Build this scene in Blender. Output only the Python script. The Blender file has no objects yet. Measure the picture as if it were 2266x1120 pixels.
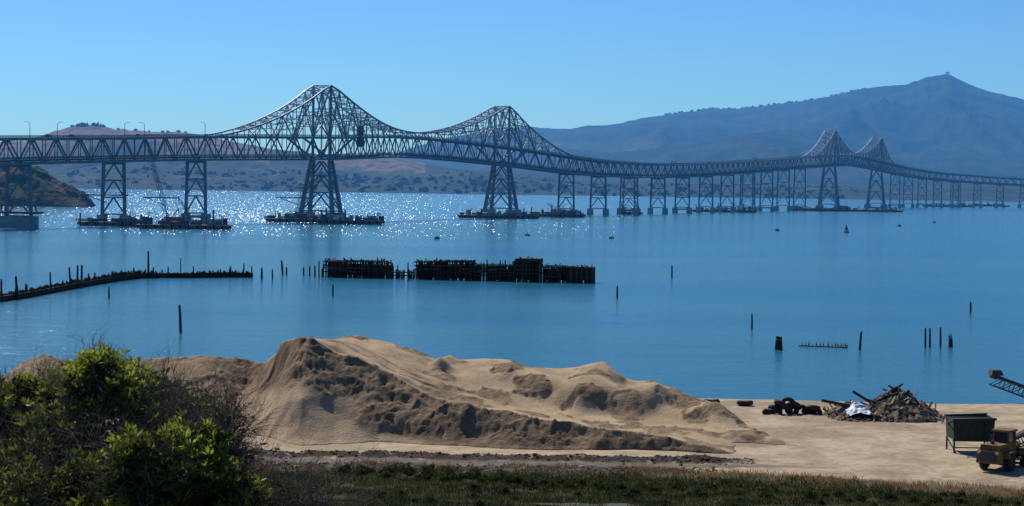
import bpy, math, random
import numpy as np
from mathutils import Vector, Matrix

random.seed(7); rng=np.random.default_rng(11)
scene=bpy.context.scene
# ------------------------------------------------------------------ camera
CAMZ=26.0; FPX=4000.0; CX,CY=1133.0,560.0
pitch=math.atan(149/4000); roll=math.radians(0.82)
F=Vector((0,math.cos(pitch),-math.sin(pitch))); U0=Vector((0,math.sin(pitch),math.cos(pitch))); X0=Vector((1,0,0))
R=X0*math.cos(roll)+U0*math.sin(roll); U=-X0*math.sin(roll)+U0*math.cos(roll)
cam=bpy.data.cameras.new('camera'); camo=bpy.data.objects.new('camera',cam); scene.collection.objects.link(camo)
cam.sensor_width=36; cam.lens=36*FPX/2266; cam.clip_start=0.5; cam.clip_end=120000
camo.matrix_world=Matrix(((R.x,U.x,-F.x,0),(R.y,U.y,-F.y,0),(R.z,U.z,-F.z,CAMZ),(0,0,0,1)))
scene.camera=camo
scene.view_settings.view_transform='Standard'; scene.view_settings.look='None'; scene.view_settings.exposure=0
# survey helpers: photo sight-lines intersected with known levels / distances
def sight(u,v): return F*FPX+R*(u-CX)+U*(CY-v)
def atz(u,v,z=0.0):
    d=sight(u,v); t=(z-CAMZ)/d.z; return Vector((d.x*t,d.y*t,z))
def aty(u,v,Y):
    d=sight(u,v); t=Y/d.y; return Vector((d.x*t,Y,CAMZ+d.z*t))
# ------------------------------------------------------------------ noise
_T=np.random.default_rng(3).random((256,256))
def vn(x,y,s=0):
    x=np.asarray(x,float)+s*17.3; y=np.asarray(y,float)+s*9.1
    xi=np.floor(x).astype(int); yi=np.floor(y).astype(int); fx=x-xi; fy=y-yi
    fx=fx*fx*fx*(fx*(fx*6-15)+10); fy=fy*fy*fy*(fy*(fy*6-15)+10)
    a=_T[xi&255,yi&255]; b=_T[(xi+1)&255,yi&255]; c=_T[xi&255,(yi+1)&255]; d=_T[(xi+1)&255,(yi+1)&255]
    return (a*(1-fx)+b*fx)*(1-fy)+(c*(1-fx)+d*fx)*fy
def fbm(x,y,o=4,s=0,g=0.5):
    r=0;a=1;t=0
    for i in range(o):
        r=r+a*vn(x*2**i,y*2**i,s+i*3.7); t+=a; a*=g
    return r/t
def ridg(x,y,o=4,s=0):
    r=0;a=1;t=0
    for i in range(o):
        r=r+a*(1-abs(2*vn(x*2**i,y*2**i,s+i*2.9)-1)); t+=a; a*=.5
    return r/t
def sst(a,b,x):
    t=np.clip((x-a)/(b-a),0,1); return t*t*(3-2*t)
# ------------------------------------------------------------------ materials
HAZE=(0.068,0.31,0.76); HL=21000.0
def newmat(n):
    m=bpy.data.materials.new(n); m.use_nodes=True; nt=m.node_tree
    b=nt.nodes['Principled BSDF']; o=nt.nodes['Material Output']
    return m,nt,b,o
def N(nt,t,**k):
    n=nt.nodes.new(t)
    for a,v in k.items(): setattr(n,a,v)
    return n
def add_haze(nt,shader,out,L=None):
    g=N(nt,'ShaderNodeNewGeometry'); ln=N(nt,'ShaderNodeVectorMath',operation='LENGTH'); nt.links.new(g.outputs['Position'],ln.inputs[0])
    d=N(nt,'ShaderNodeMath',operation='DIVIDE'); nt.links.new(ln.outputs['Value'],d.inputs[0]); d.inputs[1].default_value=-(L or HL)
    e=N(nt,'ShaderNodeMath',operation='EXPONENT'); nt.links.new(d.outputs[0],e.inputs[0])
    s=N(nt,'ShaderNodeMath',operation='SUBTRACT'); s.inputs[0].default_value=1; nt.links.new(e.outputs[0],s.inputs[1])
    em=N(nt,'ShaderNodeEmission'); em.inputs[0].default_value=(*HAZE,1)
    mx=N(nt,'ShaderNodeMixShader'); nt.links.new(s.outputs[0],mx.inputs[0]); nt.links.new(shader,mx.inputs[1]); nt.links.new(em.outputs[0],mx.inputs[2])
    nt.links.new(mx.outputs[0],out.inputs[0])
def simple(n,c1,c2=None,scale=1.0,rough=0.8,haze=False,metal=0,bump=0,spec=0.3,bs=None):
    m,nt,b,o=newmat(n); b.inputs['Roughness'].default_value=rough; b.inputs['Metallic'].default_value=metal
    b.inputs['Specular IOR Level'].default_value=spec
    if c2 is None: c2=tuple(x*0.75 for x in c1)
    g=N(nt,'ShaderNodeNewGeometry'); no=N(nt,'ShaderNodeTexNoise'); no.inputs['Scale'].default_value=scale; no.inputs['Detail'].default_value=6
    nt.links.new(g.outputs['Position'],no.inputs['Vector'])
    cr=N(nt,'ShaderNodeValToRGB'); cr.color_ramp.elements[0].position=.35; cr.color_ramp.elements[1].position=.65
    cr.color_ramp.elements[0].color=(*c1,1); cr.color_ramp.elements[1].color=(*c2,1)
    nt.links.new(no.outputs['Fac'],cr.inputs[0]); nt.links.new(cr.outputs[0],b.inputs['Base Color'])
    if bump:
        n2=N(nt,'ShaderNodeTexNoise'); n2.inputs['Scale'].default_value=bs or scale*3; n2.inputs['Detail'].default_value=8
        nt.links.new(g.outputs['Position'],n2.inputs['Vector'])
        bp=N(nt,'ShaderNodeBump'); bp.inputs['Strength'].default_value=1; bp.inputs['Distance'].default_value=bump
        nt.links.new(n2.outputs['Fac'],bp.inputs['Height']); nt.links.new(bp.outputs[0],b.inputs['Normal'])
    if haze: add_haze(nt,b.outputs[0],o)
    return m
def attrmat(n,scale=1.0,var=0.25,rough=0.9,haze=False,bump=0,bs=None,spec=0.15,transl=0):
    m,nt,b,o=newmat(n); b.inputs['Roughness'].default_value=rough; b.inputs['Specular IOR Level'].default_value=spec
    a=N(nt,'ShaderNodeAttribute'); a.attribute_name='Col'
    g=N(nt,'ShaderNodeNewGeometry'); no=N(nt,'ShaderNodeTexNoise'); no.inputs['Scale'].default_value=scale; no.inputs['Detail'].default_value=8; no.inputs['Roughness'].default_value=.65
    nt.links.new(g.outputs['Position'],no.inputs['Vector'])
    mr=N(nt,'ShaderNodeMapRange'); mr.inputs[1].default_value=.3; mr.inputs[2].default_value=.7; mr.inputs[3].default_value=1-var; mr.inputs[4].default_value=1+var
    nt.links.new(no.outputs['Fac'],mr.inputs[0])
    mu=N(nt,'ShaderNodeVectorMath',operation='SCALE'); nt.links.new(a.outputs['Color'],mu.inputs[0]); nt.links.new(mr.outputs[0],mu.inputs['Scale'])
    nt.links.new(mu.outputs[0],b.inputs['Base Color'])
    if bump:
        n2=N(nt,'ShaderNodeTexNoise'); n2.inputs['Scale'].default_value=bs or scale*2; n2.inputs['Detail'].default_value=8; n2.inputs['Roughness'].default_value=.6
        nt.links.new(g.outputs['Position'],n2.inputs['Vector'])
        bp=N(nt,'ShaderNodeBump'); bp.inputs['Strength'].default_value=1; bp.inputs['Distance'].default_value=bump
        nt.links.new(n2.outputs['Fac'],bp.inputs['Height']); nt.links.new(bp.outputs[0],b.inputs['Normal'])
    sh=b.outputs[0]
    if transl:
        t=N(nt,'ShaderNodeBsdfTranslucent'); nt.links.new(mu.outputs[0],t.inputs[0])
        mx=N(nt,'ShaderNodeMixShader'); mx.inputs[0].default_value=transl; nt.links.new(b.outputs[0],mx.inputs[1]); nt.links.new(t.outputs[0],mx.inputs[2]); sh=mx.outputs[0]
        nt.links.new(sh,o.inputs[0])
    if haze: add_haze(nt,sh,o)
    return m
M={}
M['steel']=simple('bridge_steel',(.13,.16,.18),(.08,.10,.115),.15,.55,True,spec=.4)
M['steel_l']=simple('bridge_steel_light',(.62,.62,.60),(.34,.34,.33),.12,.5,True)  # lighter copy of the bridge steel; sunlit look put into the colour
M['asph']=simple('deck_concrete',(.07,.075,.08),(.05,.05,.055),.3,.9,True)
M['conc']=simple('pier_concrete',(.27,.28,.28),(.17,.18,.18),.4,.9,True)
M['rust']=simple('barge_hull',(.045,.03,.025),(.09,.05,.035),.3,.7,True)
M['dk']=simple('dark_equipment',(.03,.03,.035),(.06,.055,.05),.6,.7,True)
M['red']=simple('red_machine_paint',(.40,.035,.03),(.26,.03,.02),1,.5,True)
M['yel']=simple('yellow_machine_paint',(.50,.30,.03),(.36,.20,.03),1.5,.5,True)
M['yelo']=simple('shaded_yellow_paint',(.22,.12,.03),(.09,.055,.028),1.2,.7)  # loader yellow darkened to brown, its shadow look put into the colour
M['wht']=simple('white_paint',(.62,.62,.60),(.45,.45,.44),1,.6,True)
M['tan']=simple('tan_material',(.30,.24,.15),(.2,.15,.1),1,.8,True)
M['grn']=simple('dark_green_paint',(.012,.03,.022),(.025,.04,.03),1.5,.6)
M['wood']=simple('weathered_timber',(.024,.018,.015),(.055,.041,.031),1.2,.9,bump=.05)
M['woodl']=simple('grey_timber',(.16,.125,.095),(.08,.06,.045),2,.9)
M['rub']=simple('rubber',(.018,.018,.018),(.035,.033,.03),3,.8)
M['glass']=simple('dark_glass',(.02,.03,.035),(.03,.04,.05),1,.1,spec=.6)
M['bird']=simple('black_plumage',(.012,.012,.012),(.02,.02,.02),5,.7)
M['bark']=simple('bark',(.06,.05,.04),(.13,.11,.09),6,.9)
M['tarp']=simple('tarp',(.45,.55,.58),(.62,.68,.68),1.5,.5,bump=.05)
M['metal']=simple('metal',(.16,.16,.16),(.1,.1,.1),2,.5,metal=.3)
M['clod']=simple('earth_clod',(.06,.042,.03),(.11,.078,.05),2,.95)
# ------------------------------------------------------------------ mesh builder
def link(o,parent=None):
    scene.collection.objects.link(o)
    if parent: o.parent=parent
    return o
def empty(n):
    e=bpy.data.objects.new(n,None); scene.collection.objects.link(e); e.empty_display_size=2; return e
class MB:
    def __init__(s): s.v=[];s.f=[];s.m=[];s.mats=[]
    def mi(s,k):
        if k not in s.mats: s.mats.append(k)
        return s.mats.index(k)
    def hexa(s,P,k):
        b=len(s.v); s.v+=[tuple(p) for p in P]; i=s.mi(k)
        for q in ((0,3,2,1),(4,5,6,7),(0,1,5,4),(1,2,6,5),(2,3,7,6),(3,0,4,7)): s.f.append(tuple(b+j for j in q)); s.m.append(i)
    def beam(s,p,q,w,k,h=None,w2=None):
        p=Vector(p);q=Vector(q);d=q-p
        if d.length<1e-4:return
        d.normalize(); up=Vector((0,0,1))
        if abs(d.z)>.97: up=Vector((0.2,1,0))
        a=d.cross(up).normalized(); b=a.cross(d).normalized(); h=h or w; w2=w2 or w; h2=h*w2/w
        P=[]
        for c,ww,hh in ((p,w,h),(q,w2,h2)):
            for sx,sy in ((-1,-1),(1,-1),(1,1),(-1,1)): P.append(c+a*sx*ww/2+b*sy*hh/2)
        s.hexa(P,k)
    def box(s,c,sz,k,rz=0,tap=1.0):
        c=Vector(c); ca,sa=math.cos(rz),math.sin(rz); P=[]
        for z,t in ((-.5,1),(.5,tap)):
            for x,y in ((-.5,-.5),(.5,-.5),(.5,.5),(-.5,.5)):
                X=x*sz[0]*t;Y=y*sz[1]*t; P.append((c.x+X*ca-Y*sa,c.y+X*sa+Y*ca,c.z+z*sz[2]))
        s.hexa(P,k)
    def rock(s,c,sz,k):
        c=Vector(c); b=len(s.v); i=s.mi(k); n=5
        for z,rr in ((-.3,1),(.15,.9),(.5,.4)):
            o=random.random()*6
            for j in range(n):
                t=o*.1+2*math.pi*j/n; q=random.uniform(.6,1.2)*rr; s.v.append((c.x+math.cos(t)*sz*q,c.y+math.sin(t)*sz*q,c.z+z*sz*random.uniform(.8,1.2)))
        for r in (0,1):
            for j in range(n): s.f.append((b+r*n+j,b+r*n+(j+1)%n,b+(r+1)*n+(j+1)%n,b+(r+1)*n+j)); s.m.append(i)
        s.f.append(tuple(b+2*n+j for j in range(n))); s.m.append(i)
    def cyl(s,p,q,r0,r1,k,n=8,cap=True):
        p=Vector(p);q=Vector(q);d=(q-p).normalized(); up=Vector((0,0,1)) if abs(d.z)<.9 else Vector((1,0,0))
        a=d.cross(up).normalized(); b=d.cross(a); B=len(s.v); i=s.mi(k)
        for c,r in((p,r0),(q,r1)):
            for j in range(n):
                t=2*math.pi*j/n; s.v.append(tuple(c+a*math.cos(t)*r+b*math.sin(t)*r))
        for j in range(n):
            s.f.append((B+j,B+(j+1)%n,B+n+(j+1)%n,B+n+j)); s.m.append(i)
        if cap: s.f.append(tuple(B+j for j in range(n))[::-1]); s.m.append(i); s.f.append(tuple(B+n+j for j in range(n))); s.m.append(i)
    def torus(s,c,Rr,r,ax,k,n=18,mn=8):
        c=Vector(c); ax=Vector(ax).normalized(); up=Vector((0,0,1)) if abs(ax.z)<.9 else Vector((1,0,0)); a=ax.cross(up).normalized(); b=ax.cross(a); B=len(s.v); i=s.mi(k)
        for j in range(n):
            t=2*math.pi*j/n; rd=a*math.cos(t)+b*math.sin(t)
            for l in range(mn):
                p=2*math.pi*l/mn; s.v.append(tuple(c+rd*(Rr+r*math.cos(p))+ax*r*1.15*math.sin(p)))
        for j in range(n):
            for l in range(mn): s.f.append((B+j*mn+l,B+((j+1)%n)*mn+l,B+((j+1)%n)*mn+(l+1)%mn,B+j*mn+(l+1)%mn)); s.m.append(i)
    def obj(s,n,parent=None,smooth=False):
        me=bpy.data.meshes.new(n); me.from_pydata(s.v,[],s.f)
        for k in s.mats: me.materials.append(M[k])
        me.polygons.foreach_set('material_index',s.m)
        if smooth: me.polygons.foreach_set('use_smooth',[True]*len(s.f))
        me.update(); return link(bpy.data.objects.new(n,me),parent)
def npmesh(n,V,Fq,mat,col=None,smooth=False,parent=None):
    V=np.asarray(V,np.float32); Fq=np.asarray(Fq,np.int32); k=Fq.shape[1]
    me=bpy.data.meshes.new(n); me.vertices.add(len(V)); me.vertices.foreach_set('co',V.ravel())
    me.loops.add(Fq.size); me.loops.foreach_set('vertex_index',Fq.ravel())
    me.polygons.add(len(Fq)); me.polygons.foreach_set('loop_start',np.arange(0,Fq.size,k,dtype=np.int32)); me.polygons.foreach_set('loop_total',np.full(len(Fq),k,np.int32))
    me.update(calc_edges=True); me.validate()
    if smooth: me.polygons.foreach_set('use_smooth',np.ones(len(Fq),bool))
    if col is not None:
        a=me.color_attributes.new('Col','FLOAT_COLOR','POINT'); c=np.ones((len(V),4),np.float32); c[:,:3]=col; a.data.foreach_set('color',c.ravel())
    me.materials.append(mat); return link(bpy.data.objects.new(n,me),parent)
def gridfaces(ny,nx):
    i=np.arange(ny*nx).reshape(ny,nx); return np.stack([i[:-1,:-1],i[:-1,1:],i[1:,1:],i[1:,:-1]],-1).reshape(-1,4)
def mixc(a,b,t): 
    t=np.asarray(t)[...,None]; return np.asarray(a)*(1-t)+np.asarray(b)*t
# ------------------------------------------------------------------ sky and sun
SE=math.radians(47); SA=math.radians(-30)
w=bpy.data.worlds.new('World'); scene.world=w; w.use_nodes=True; nt=w.node_tree
bg=nt.nodes['Background']; sk=N(nt,'ShaderNodeTexSky'); sk.sky_type='NISHITA'; sk.sun_disc=False; sk.sun_elevation=SE; sk.sun_rotation=SA
sk.altitude=200; sk.air_density=1.0; sk.dust_density=0.3; sk.ozone_density=3.0
tint=N(nt,'ShaderNodeMix',data_type='RGBA',blend_type='MULTIPLY'); tint.inputs[0].default_value=1
nt.links.new(sk.outputs[0],tint.inputs[6]); tint.inputs[7].default_value=(.31,.60,.96,1)
nt.links.new(tint.outputs[2],bg.inputs[0]); bg.inputs[1].default_value=0.113
S=Vector((math.sin(SA)*math.cos(SE),math.cos(SA)*math.cos(SE),math.sin(SE)))
sl=bpy.data.lights.new('sun','SUN'); sl.energy=4.9; sl.angle=math.radians(.5); sl.color=(1,.93,.82)
so=bpy.data.objects.new('sun',sl); so.rotation_euler=S.to_track_quat('Z','Y').to_euler(); so.location=(0,0,300); scene.collection.objects.link(so)
# ------------------------------------------------------------------ water
def water():
    m,nt,b,o=newmat('bay_water')
    g=N(nt,'ShaderNodeNewGeometry')
    mp=N(nt,'ShaderNodeMapping'); mp.inputs['Scale'].default_value=(.003,.012,1); nt.links.new(g.outputs['Position'],mp.inputs[0])
    n1=N(nt,'ShaderNodeTexNoise'); n1.inputs['Scale'].default_value=1; n1.inputs['Detail'].default_value=7; nt.links.new(mp.outputs[0],n1.inputs['Vector'])
    cr=N(nt,'ShaderNodeValToRGB'); cr.color_ramp.elements[0].position=.35; cr.color_ramp.elements[1].position=.65
    cr.color_ramp.elements[0].color=(.013,.125,.210,1); cr.color_ramp.elements[1].color=(.040,.165,.205,1)
    nt.links.new(n1.outputs['Fac'],cr.inputs[0]); nt.links.new(cr.outputs[0],b.inputs['Base Color'])
    b.inputs['IOR'].default_value=1.33; b.inputs['Roughness'].default_value=.14
    hs=None
    for sc,dist,det in ((1.3,.085,4),(.30,.17,4),(.06,.35,3)):
        n=N(nt,'ShaderNodeTexNoise'); n.inputs['Scale'].default_value=sc; n.inputs['Detail'].default_value=det
        mp2=N(nt,'ShaderNodeMapping'); mp2.inputs['Scale'].default_value=(.6,1.4,1); nt.links.new(g.outputs['Position'],mp2.inputs[0]); nt.links.new(mp2.outputs[0],n.inputs['Vector'])
        bp=N(nt,'ShaderNodeBump'); bp.inputs['Distance'].default_value=dist*2.2; nt.links.new(n.outputs['Fac'],bp.inputs['Height'])
        if hs: nt.links.new(hs,bp.inputs['Normal'])
        hs=bp.outputs[0]
    nt.links.new(hs,b.inputs['Normal'])
    v=[(-60000,150,0),(60000,150,0),(60000,60000,0),(-60000,60000,0)]
    npmesh('bay_water',v,[(0,1,2,3)],m)
    # added facets, tilted to mirror the sun towards the camera as glints
    m2,nt,b,o=newmat('glint_facet'); b.inputs['Base Color'].default_value=(.03,.14,.21,1); b.inputs['Roughness'].default_value=.25; b.inputs['IOR'].default_value=1.33
    r=np.random.default_rng(8); n=11000
    uu=np.where(r.random(n)<.7,r.normal(540,260,n),r.uniform(-200,1400,n)); D=1/r.uniform(1/5200,1/880,n)*1.0; k=r.random(n)<np.where(D<1150,.25,1); uu=uu[k];D=D[k];n=len(uu)
    x=(uu-CX)/FPX*D; vw=np.stack([-x,-D,np.full(n,26.)],-1); vw/=np.linalg.norm(vw,axis=1)[:,None]; h=vw+np.array(S); h/=np.linalg.norm(h,axis=1)[:,None]
    h=h+r.normal(0,.05,(n,3)); h/=np.linalg.norm(h,axis=1)[:,None]
    t=np.cross(h,np.array([0,0,1.])); t/=np.linalg.norm(t,axis=1)[:,None]; up=np.cross(t,h); up*=np.sign(up[:,2:3])
    wd=(r.uniform(.12,.42,n)*(.5+D/2500))[:,None]; ht=wd*.4; c=np.stack([x,D,np.full(n,.0)],-1)
    V=np.stack([c-t*wd-up*ht*.4,c+t*wd-up*ht*.4,c+t*wd*.3+up*ht,c-t*wd*.3+up*ht],1).reshape(-1,3)
    npmesh('sun_glint_facets',V,np.arange(len(V)).reshape(-1,4),m2)
water()
# ------------------------------------------------------------------ distant hills
def hill(name,prof,Dr,Db,matcol,ncol=520,nrow=110,amp=.12,seed=0,Lb=None,rn=.012):
    us=np.linspace(prof[0][0],prof[-1][0],ncol); vs=np.interp(us,[p[0] for p in prof],[p[1] for p in prof])
    rx=np.zeros(ncol); rz=np.zeros(ncol)
    for i,(u,v) in enumerate(zip(us,vs)):
        p=aty(u,v,Dr); rx[i]=p.x/Dr; rz[i]=max(p.z,1)
    rz=rz+ (fbm(us/14,us*0+seed,4,seed)-.5)*rz*rn*6
    T=np.linspace(0,1.5,nrow)
    V=[];C=[]
    for t in T:
        D=Db+(Dr-Db)*t
        x=rx*D
        if t<=1: base=rz*(t**.85)
        else: base=rz*(1-(t-1)*1.6)
        rel=(ridg(x/(Dr*.04)+.6*vn(x/900,D/900+x*0,seed),D/(Dr*.075)+x*0,5,seed)-.58)
        tt=min(t/.9,1); env=math.sin(tt*math.pi)**.9
        z=base+rel*rz*amp*4*env
        if t<1: z=np.minimum(z,rz*(.25+.75*t)*np.interp(t,[0,.9,1],[1.3,1.0,1.0]))
        if t==T[0]: z=z*0-3
        C.append(matcol(us,t,x,D,z,rel)); V.append(np.stack([x,x*0+D,z],-1))
    V=np.concatenate(V); C=np.concatenate(C)
    return npmesh(name,V,gridfaces(nrow,ncol),M['hill'],C,True)
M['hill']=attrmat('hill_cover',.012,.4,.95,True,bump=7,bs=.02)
def tamcol(us,t,x,D,z,rel):
    n=fbm(x/400,x*0+D/400,4,5); a=mixc((.004,.014,.010),(.024,.038,.020),sst(.40,.64,n+rel*.5))
    g=sst(.64,.70,fbm(x/900,x*0+D/900,4,9))*(z<330)*.45
    return mixc(a,(.10,.085,.06),g)
hill('mountain',[(700,395),(800,370),(900,330),(1000,302),(1100,290),(1160,279),(1200,283),(1260,285),(1300,277),(1340,277),(1370,273),(1400,265),(1440,258),(1500,249),(1550,244),(1570,240),(1620,241),(1700,232),(1760,225),(1800,219),(1850,210),(1900,197),(1950,190),(2000,187),(2030,178),(2055,168),(2080,165),(2097,162),(2115,170),(2140,184),(2170,195),(2200,205),(2266,219),(2350,240),(2600,290),(2900,380)],15000,9500,tamcol,seed=2,amp=.11,rn=.003)
def foot(us,t,x,D,z,rel):
    n=fbm(x/300,x*0+D/300,4,6); return mixc((.004,.012,.008),(.024,.032,.018),sst(.45,.70,n+rel*.4))
hill('foothills',[(1000,395),(1130,352),(1200,340),(1260,330),(1330,336),(1400,334),(1500,322),(1560,314),(1620,300),(1680,293),(1730,296),(1790,310),(1850,322),(1950,330),(2050,342),(2150,340),(2266,350),(2400,370),(2700,400)],10500,8200,foot,seed=4,amp=.12,rn=.008)
def leftc(us,t,x,D,z,rel):
    n=fbm(x/170,x*0+D/170,4,7); top=sst(.42,.72,t+ (n-.5)*.5)
    grass=mixc((.18,.11,.07),(.11,.075,.052),n)
    wood=mixc((.012,.024,.013),(.04,.042,.028),sst(.5,.7,fbm(x/60,x*0+D/60,3,8)))
    br=(us>700)*(us<940)*sst(.35,.55,t)
    c=mixc(wood,grass,np.clip(top*(us<600)+br*.9,0,1)); tr=sst(.6,.66,fbm(x/45,x*0+D/45,3,12))
    return mixc(c,(.02,.03,.015),tr*.85)
hill('grassy_hill',[(-300,330),(-100,318),(60,310),(100,297),(150,281),(180,277),(215,277),(250,285),(300,287),(340,292),(400,291),(440,298),(500,310),(600,328),(700,340),(800,344),(870,348),(930,358),(1000,372),(1100,386),(1200,398),(1300,408)],7000,6000,leftc,seed=8,amp=.10,rn=.008)
def shorec(us,t,x,D,z,rel):
    n=fbm(x/60,x*0+D/60,4,3); return mixc((.010,.022,.015),(.042,.042,.034),sst(.5,.72,n))
SHP=[(-400,400),(0,392),(100,380),(200,366),(320,359),(450,366),(560,374),(640,364),(760,376),(840,384),(900,388),(960,380),(1020,374),(1100,378),(1180,388),(1230,397),(1400,404),(1600,400),(1800,408),(2000,412),(2200,408),(2400,412),(2700,418)]
hill('far_shore',SHP,6300,5300,shorec,seed=15,amp=.16,rn=.02)
sx_=[p[0] for p in SHP]; sv_=[p[1] for p in SHP]
# houses on far shore
def scatter_far():
    mb=MB()
    for i in range(260):
        u=random.uniform(150,1300) if random.random()<.85 else random.uniform(1300,1900)
        D=random.uniform(5350,6100); t=(D-5300)/1000
        p=aty(u,float(np.interp(u,sx_,sv_)),6300)
        z=max(p.z,3)*t**.85; x=p.x/6300*D; s=random.uniform(4,8)
        k=random.choice(['wht','tan','tan','tan','conc'])
        mb.box((x,D,z+4),(s*1.4,s,6),k,random.uniform(-.4,.4)); mb.box((x,D,z+8),(s*1.5,s*1.1,2),'rust',0,.4)
    mb.obj('hillside_houses')
scatter_far()
def blob_trees(name,pts,mat_col,leaf,n):
    V=[];C=[]
    for (c,r) in pts:
        c=np.array(c); q=rng.normal(size=(n,3)); q/=np.linalg.norm(q,axis=1)[:,None]; q*= (rng.random((n,1))**.4)*np.array([[r,r,r*.75]])
        q+=c; a=rng.normal(size=(n,3)); b=rng.normal(size=(n,3)); a/=np.linalg.norm(a,axis=1)[:,None]; b/=np.linalg.norm(b,axis=1)[:,None]
        l=leaf*r
        V.append(np.stack([q-a*l,q+b*l,q+a*l,q-b*l],1).reshape(-1,3)); C.append(np.tile(mat_col,(n*4,1))*(.6+.8*rng.random((n,1)).repeat(4,0)))
    V=np.concatenate(V); C=np.concatenate(C); return npmesh(name,V,np.arange(len(V)).reshape(-1,4),M['ftree'],C)
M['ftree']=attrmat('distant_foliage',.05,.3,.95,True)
pts=[]
for u,r in ((160,16),(172,20),(182,24),(192,20),(208,20),(216,26),(228,18),(300,12),(360,14),(372,12),(330,10),(395,14),(410,12),(262,12)):
    v=float(np.interp(u,[60,100,150,180,215,250,300,340,400,440],[310,297,281,277,277,285,287,292,291,298])); p=aty(u,v+1,6990); pts.append(((p.x,p.y,p.z+1),r*.6))
for i in range(420):
    u=random.uniform(150,1900); D=random.uniform(5310,6000); t=(D-5300)/1000; p=aty(u,float(np.interp(u,sx_,sv_)),6300); pts.append(((p.x/6300*D,D,max(p.z,3)*t**.85+2),random.uniform(5,12)))
blob_trees('ridge_trees',pts,(.016,.026,.014),.35,50)
pts=[]
for i in range(70):
    u=random.uniform(1470,1900); v=float(np.interp(u,[1440,1500,1550,1570,1620,1700,1760,1800,1850,1900],[258,249,244,240,241,232,225,219,210,197])); p=aty(u,v+1,14990); pts.append(((p.x,p.y,p.z),random.uniform(8,20)))
blob_trees('mountain_trees',pts,(.014,.024,.014),.35,30)
mb=MB(); p=aty(2097,162,15000); mb.box((p.x,p.y,p.z+2),(34,14,12),'dk',0,.8); mb.cyl((p.x,p.y,p.z+8),(p.x,p.y,p.z+16),3,3,'dk'); mb.obj('fire_lookout')
# rocky headland at left
def headland():
    D0=1750
    prof=[(-500,330),(-200,350),(-60,362),(0,360),(50,370),(85,380),(110,395),(135,410),(160,420),(185,428),(197,440),(203,452)]
    us=np.linspace(-500,203,260); vs=np.interp(us,[p[0] for p in prof],[p[1] for p in prof]); nr=70
    V=[];C=[]
    for j in range(nr):
        t=j/(nr-1)*2-1
        rz=np.array([max(aty(u,v,D0).z,0.2) for u,v in zip(us,vs)])
        x=(us-CX)/FPX*D0; half=20+rz*1.3; y=D0+t*half
        pr=np.clip(1-abs(t)**1.7,0,1)
        n=ridg(x/26,y/26,5,3)-.5
        z=rz*pr*(1+n*.35)+n*5*(pr>0)-1.0+ (fbm(x/6,y/6,3,4)-.5)*4*pr
        if abs(t)>.98: z=z*0-4
        st=sst(.5,.62,fbm(x/14,y/14,4,6)+ (rz*pr<7)*.25)
        C.append(mixc((.020,.034,.014),(.06,.042,.03),st)); V.append(np.stack([x,y,z],-1))
    return npmesh('rocky_headland',np.concatenate(V),gridfaces(nr,260),M['head'],np.concatenate(C),True)
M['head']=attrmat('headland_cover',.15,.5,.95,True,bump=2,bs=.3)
headland()
# ------------------------------------------------------------------ bridge
# (u, D, bottom z, deck z, kind)
BR=[(-450,800,28,41,'b'),(-200,880,31,44,'b'),(40,960,34,47,'c'),(250,1045,36.8,50,'b'),(432,1120,39.2,53.2,'b'),(709,1223,42,56.6,'T'),
(905,1370,46.4,61,'m'),(1107,1507,43,57.6,'T'),(1251,1600,37.8,52,'b'),(1322,1668,36.3,49.5,'b'),(1390,1735,35.8,48.6,'q'),(1454,1805,36.2,48.6,'b'),
(1508,1872,37.6,50,'b'),(1560,1940,39.8,52.2,'b'),(1607,2008,42.2,54.6,'b'),(1652,2076,45,57.4,'q'),(1694,2144,47.8,60.2,'b'),(1731,2212,50.6,63.2,'b'),(1767,2280,53.4,66.2,'b'),
(1832,2400,57.6,70.6,'T'),(1884,2550,60.5,73.6,'m'),(1936,2700,57.6,70.6,'T'),(1978,2830,53,65.8,'b'),(2007,2900,50,62.5,'b'),(2038,2960,47.3,59.6,'b'),(2072,3010,45.2,57,'b'),
(2112,3060,43.4,55,'q'),(2160,3110,41.6,53,'b'),(2210,3150,40,51.2,'b'),(2262,3190,38.6,49.6,'b'),(2330,3250,37,48,'b'),(2450,3330,35,46,'b'),(2650,3450,32,43,'b')]
arr=np.array([[(u-CX)/FPX*D,D,zb,zt] for u,D,zb,zt,k in BR])
seg=np.hypot(np.diff(arr[:,0]),np.diff(arr[:,1])); S_=np.concatenate([[0],np.cumsum(seg)])
def cr(i,t):
    p0=arr[max(i-1,0)];p1=arr[i];p2=arr[i+1];p3=arr[min(i+2,len(arr)-1)]
    m1=(p2-p0)/2;m2=(p3-p1)/2
    if i==0:m1=p2-p1
    a=S_[i+1]-S_[i]; 
    if i>0: m1=(p2-p0)/(S_[i+1]-S_[i-1])*a
    if i+2<len(arr): m2=(p3-p1)/(S_[i+2]-S_[i])*a
    t2=t*t;t3=t2*t
    return (2*t3-3*t2+1)*p1+(t3-2*t2+t)*m1+(-2*t3+3*t2)*p2+(t3-t2)*m2
nodes=[];ns=[];pier_node={}
for i in range(len(arr)-1):
    n=max(2,int(round(seg[i]/10.5/2))*2)
    pier_node[i]=len(nodes)
    for j in range(n): nodes.append(cr(i,j/n)); ns.append(S_[i]+seg[i]*j/n)
pier_node[len(arr)-1]=len(nodes); nodes.append(arr[-1]); ns.append(S_[-1]); nodes=np.array(nodes); ns=np.array(ns)
ti=[i for i,b in enumerate(BR) if b[4]=='T']; ts=[S_[i] for i in ti]; HT=[35,34.2,34,34.5]
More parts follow.
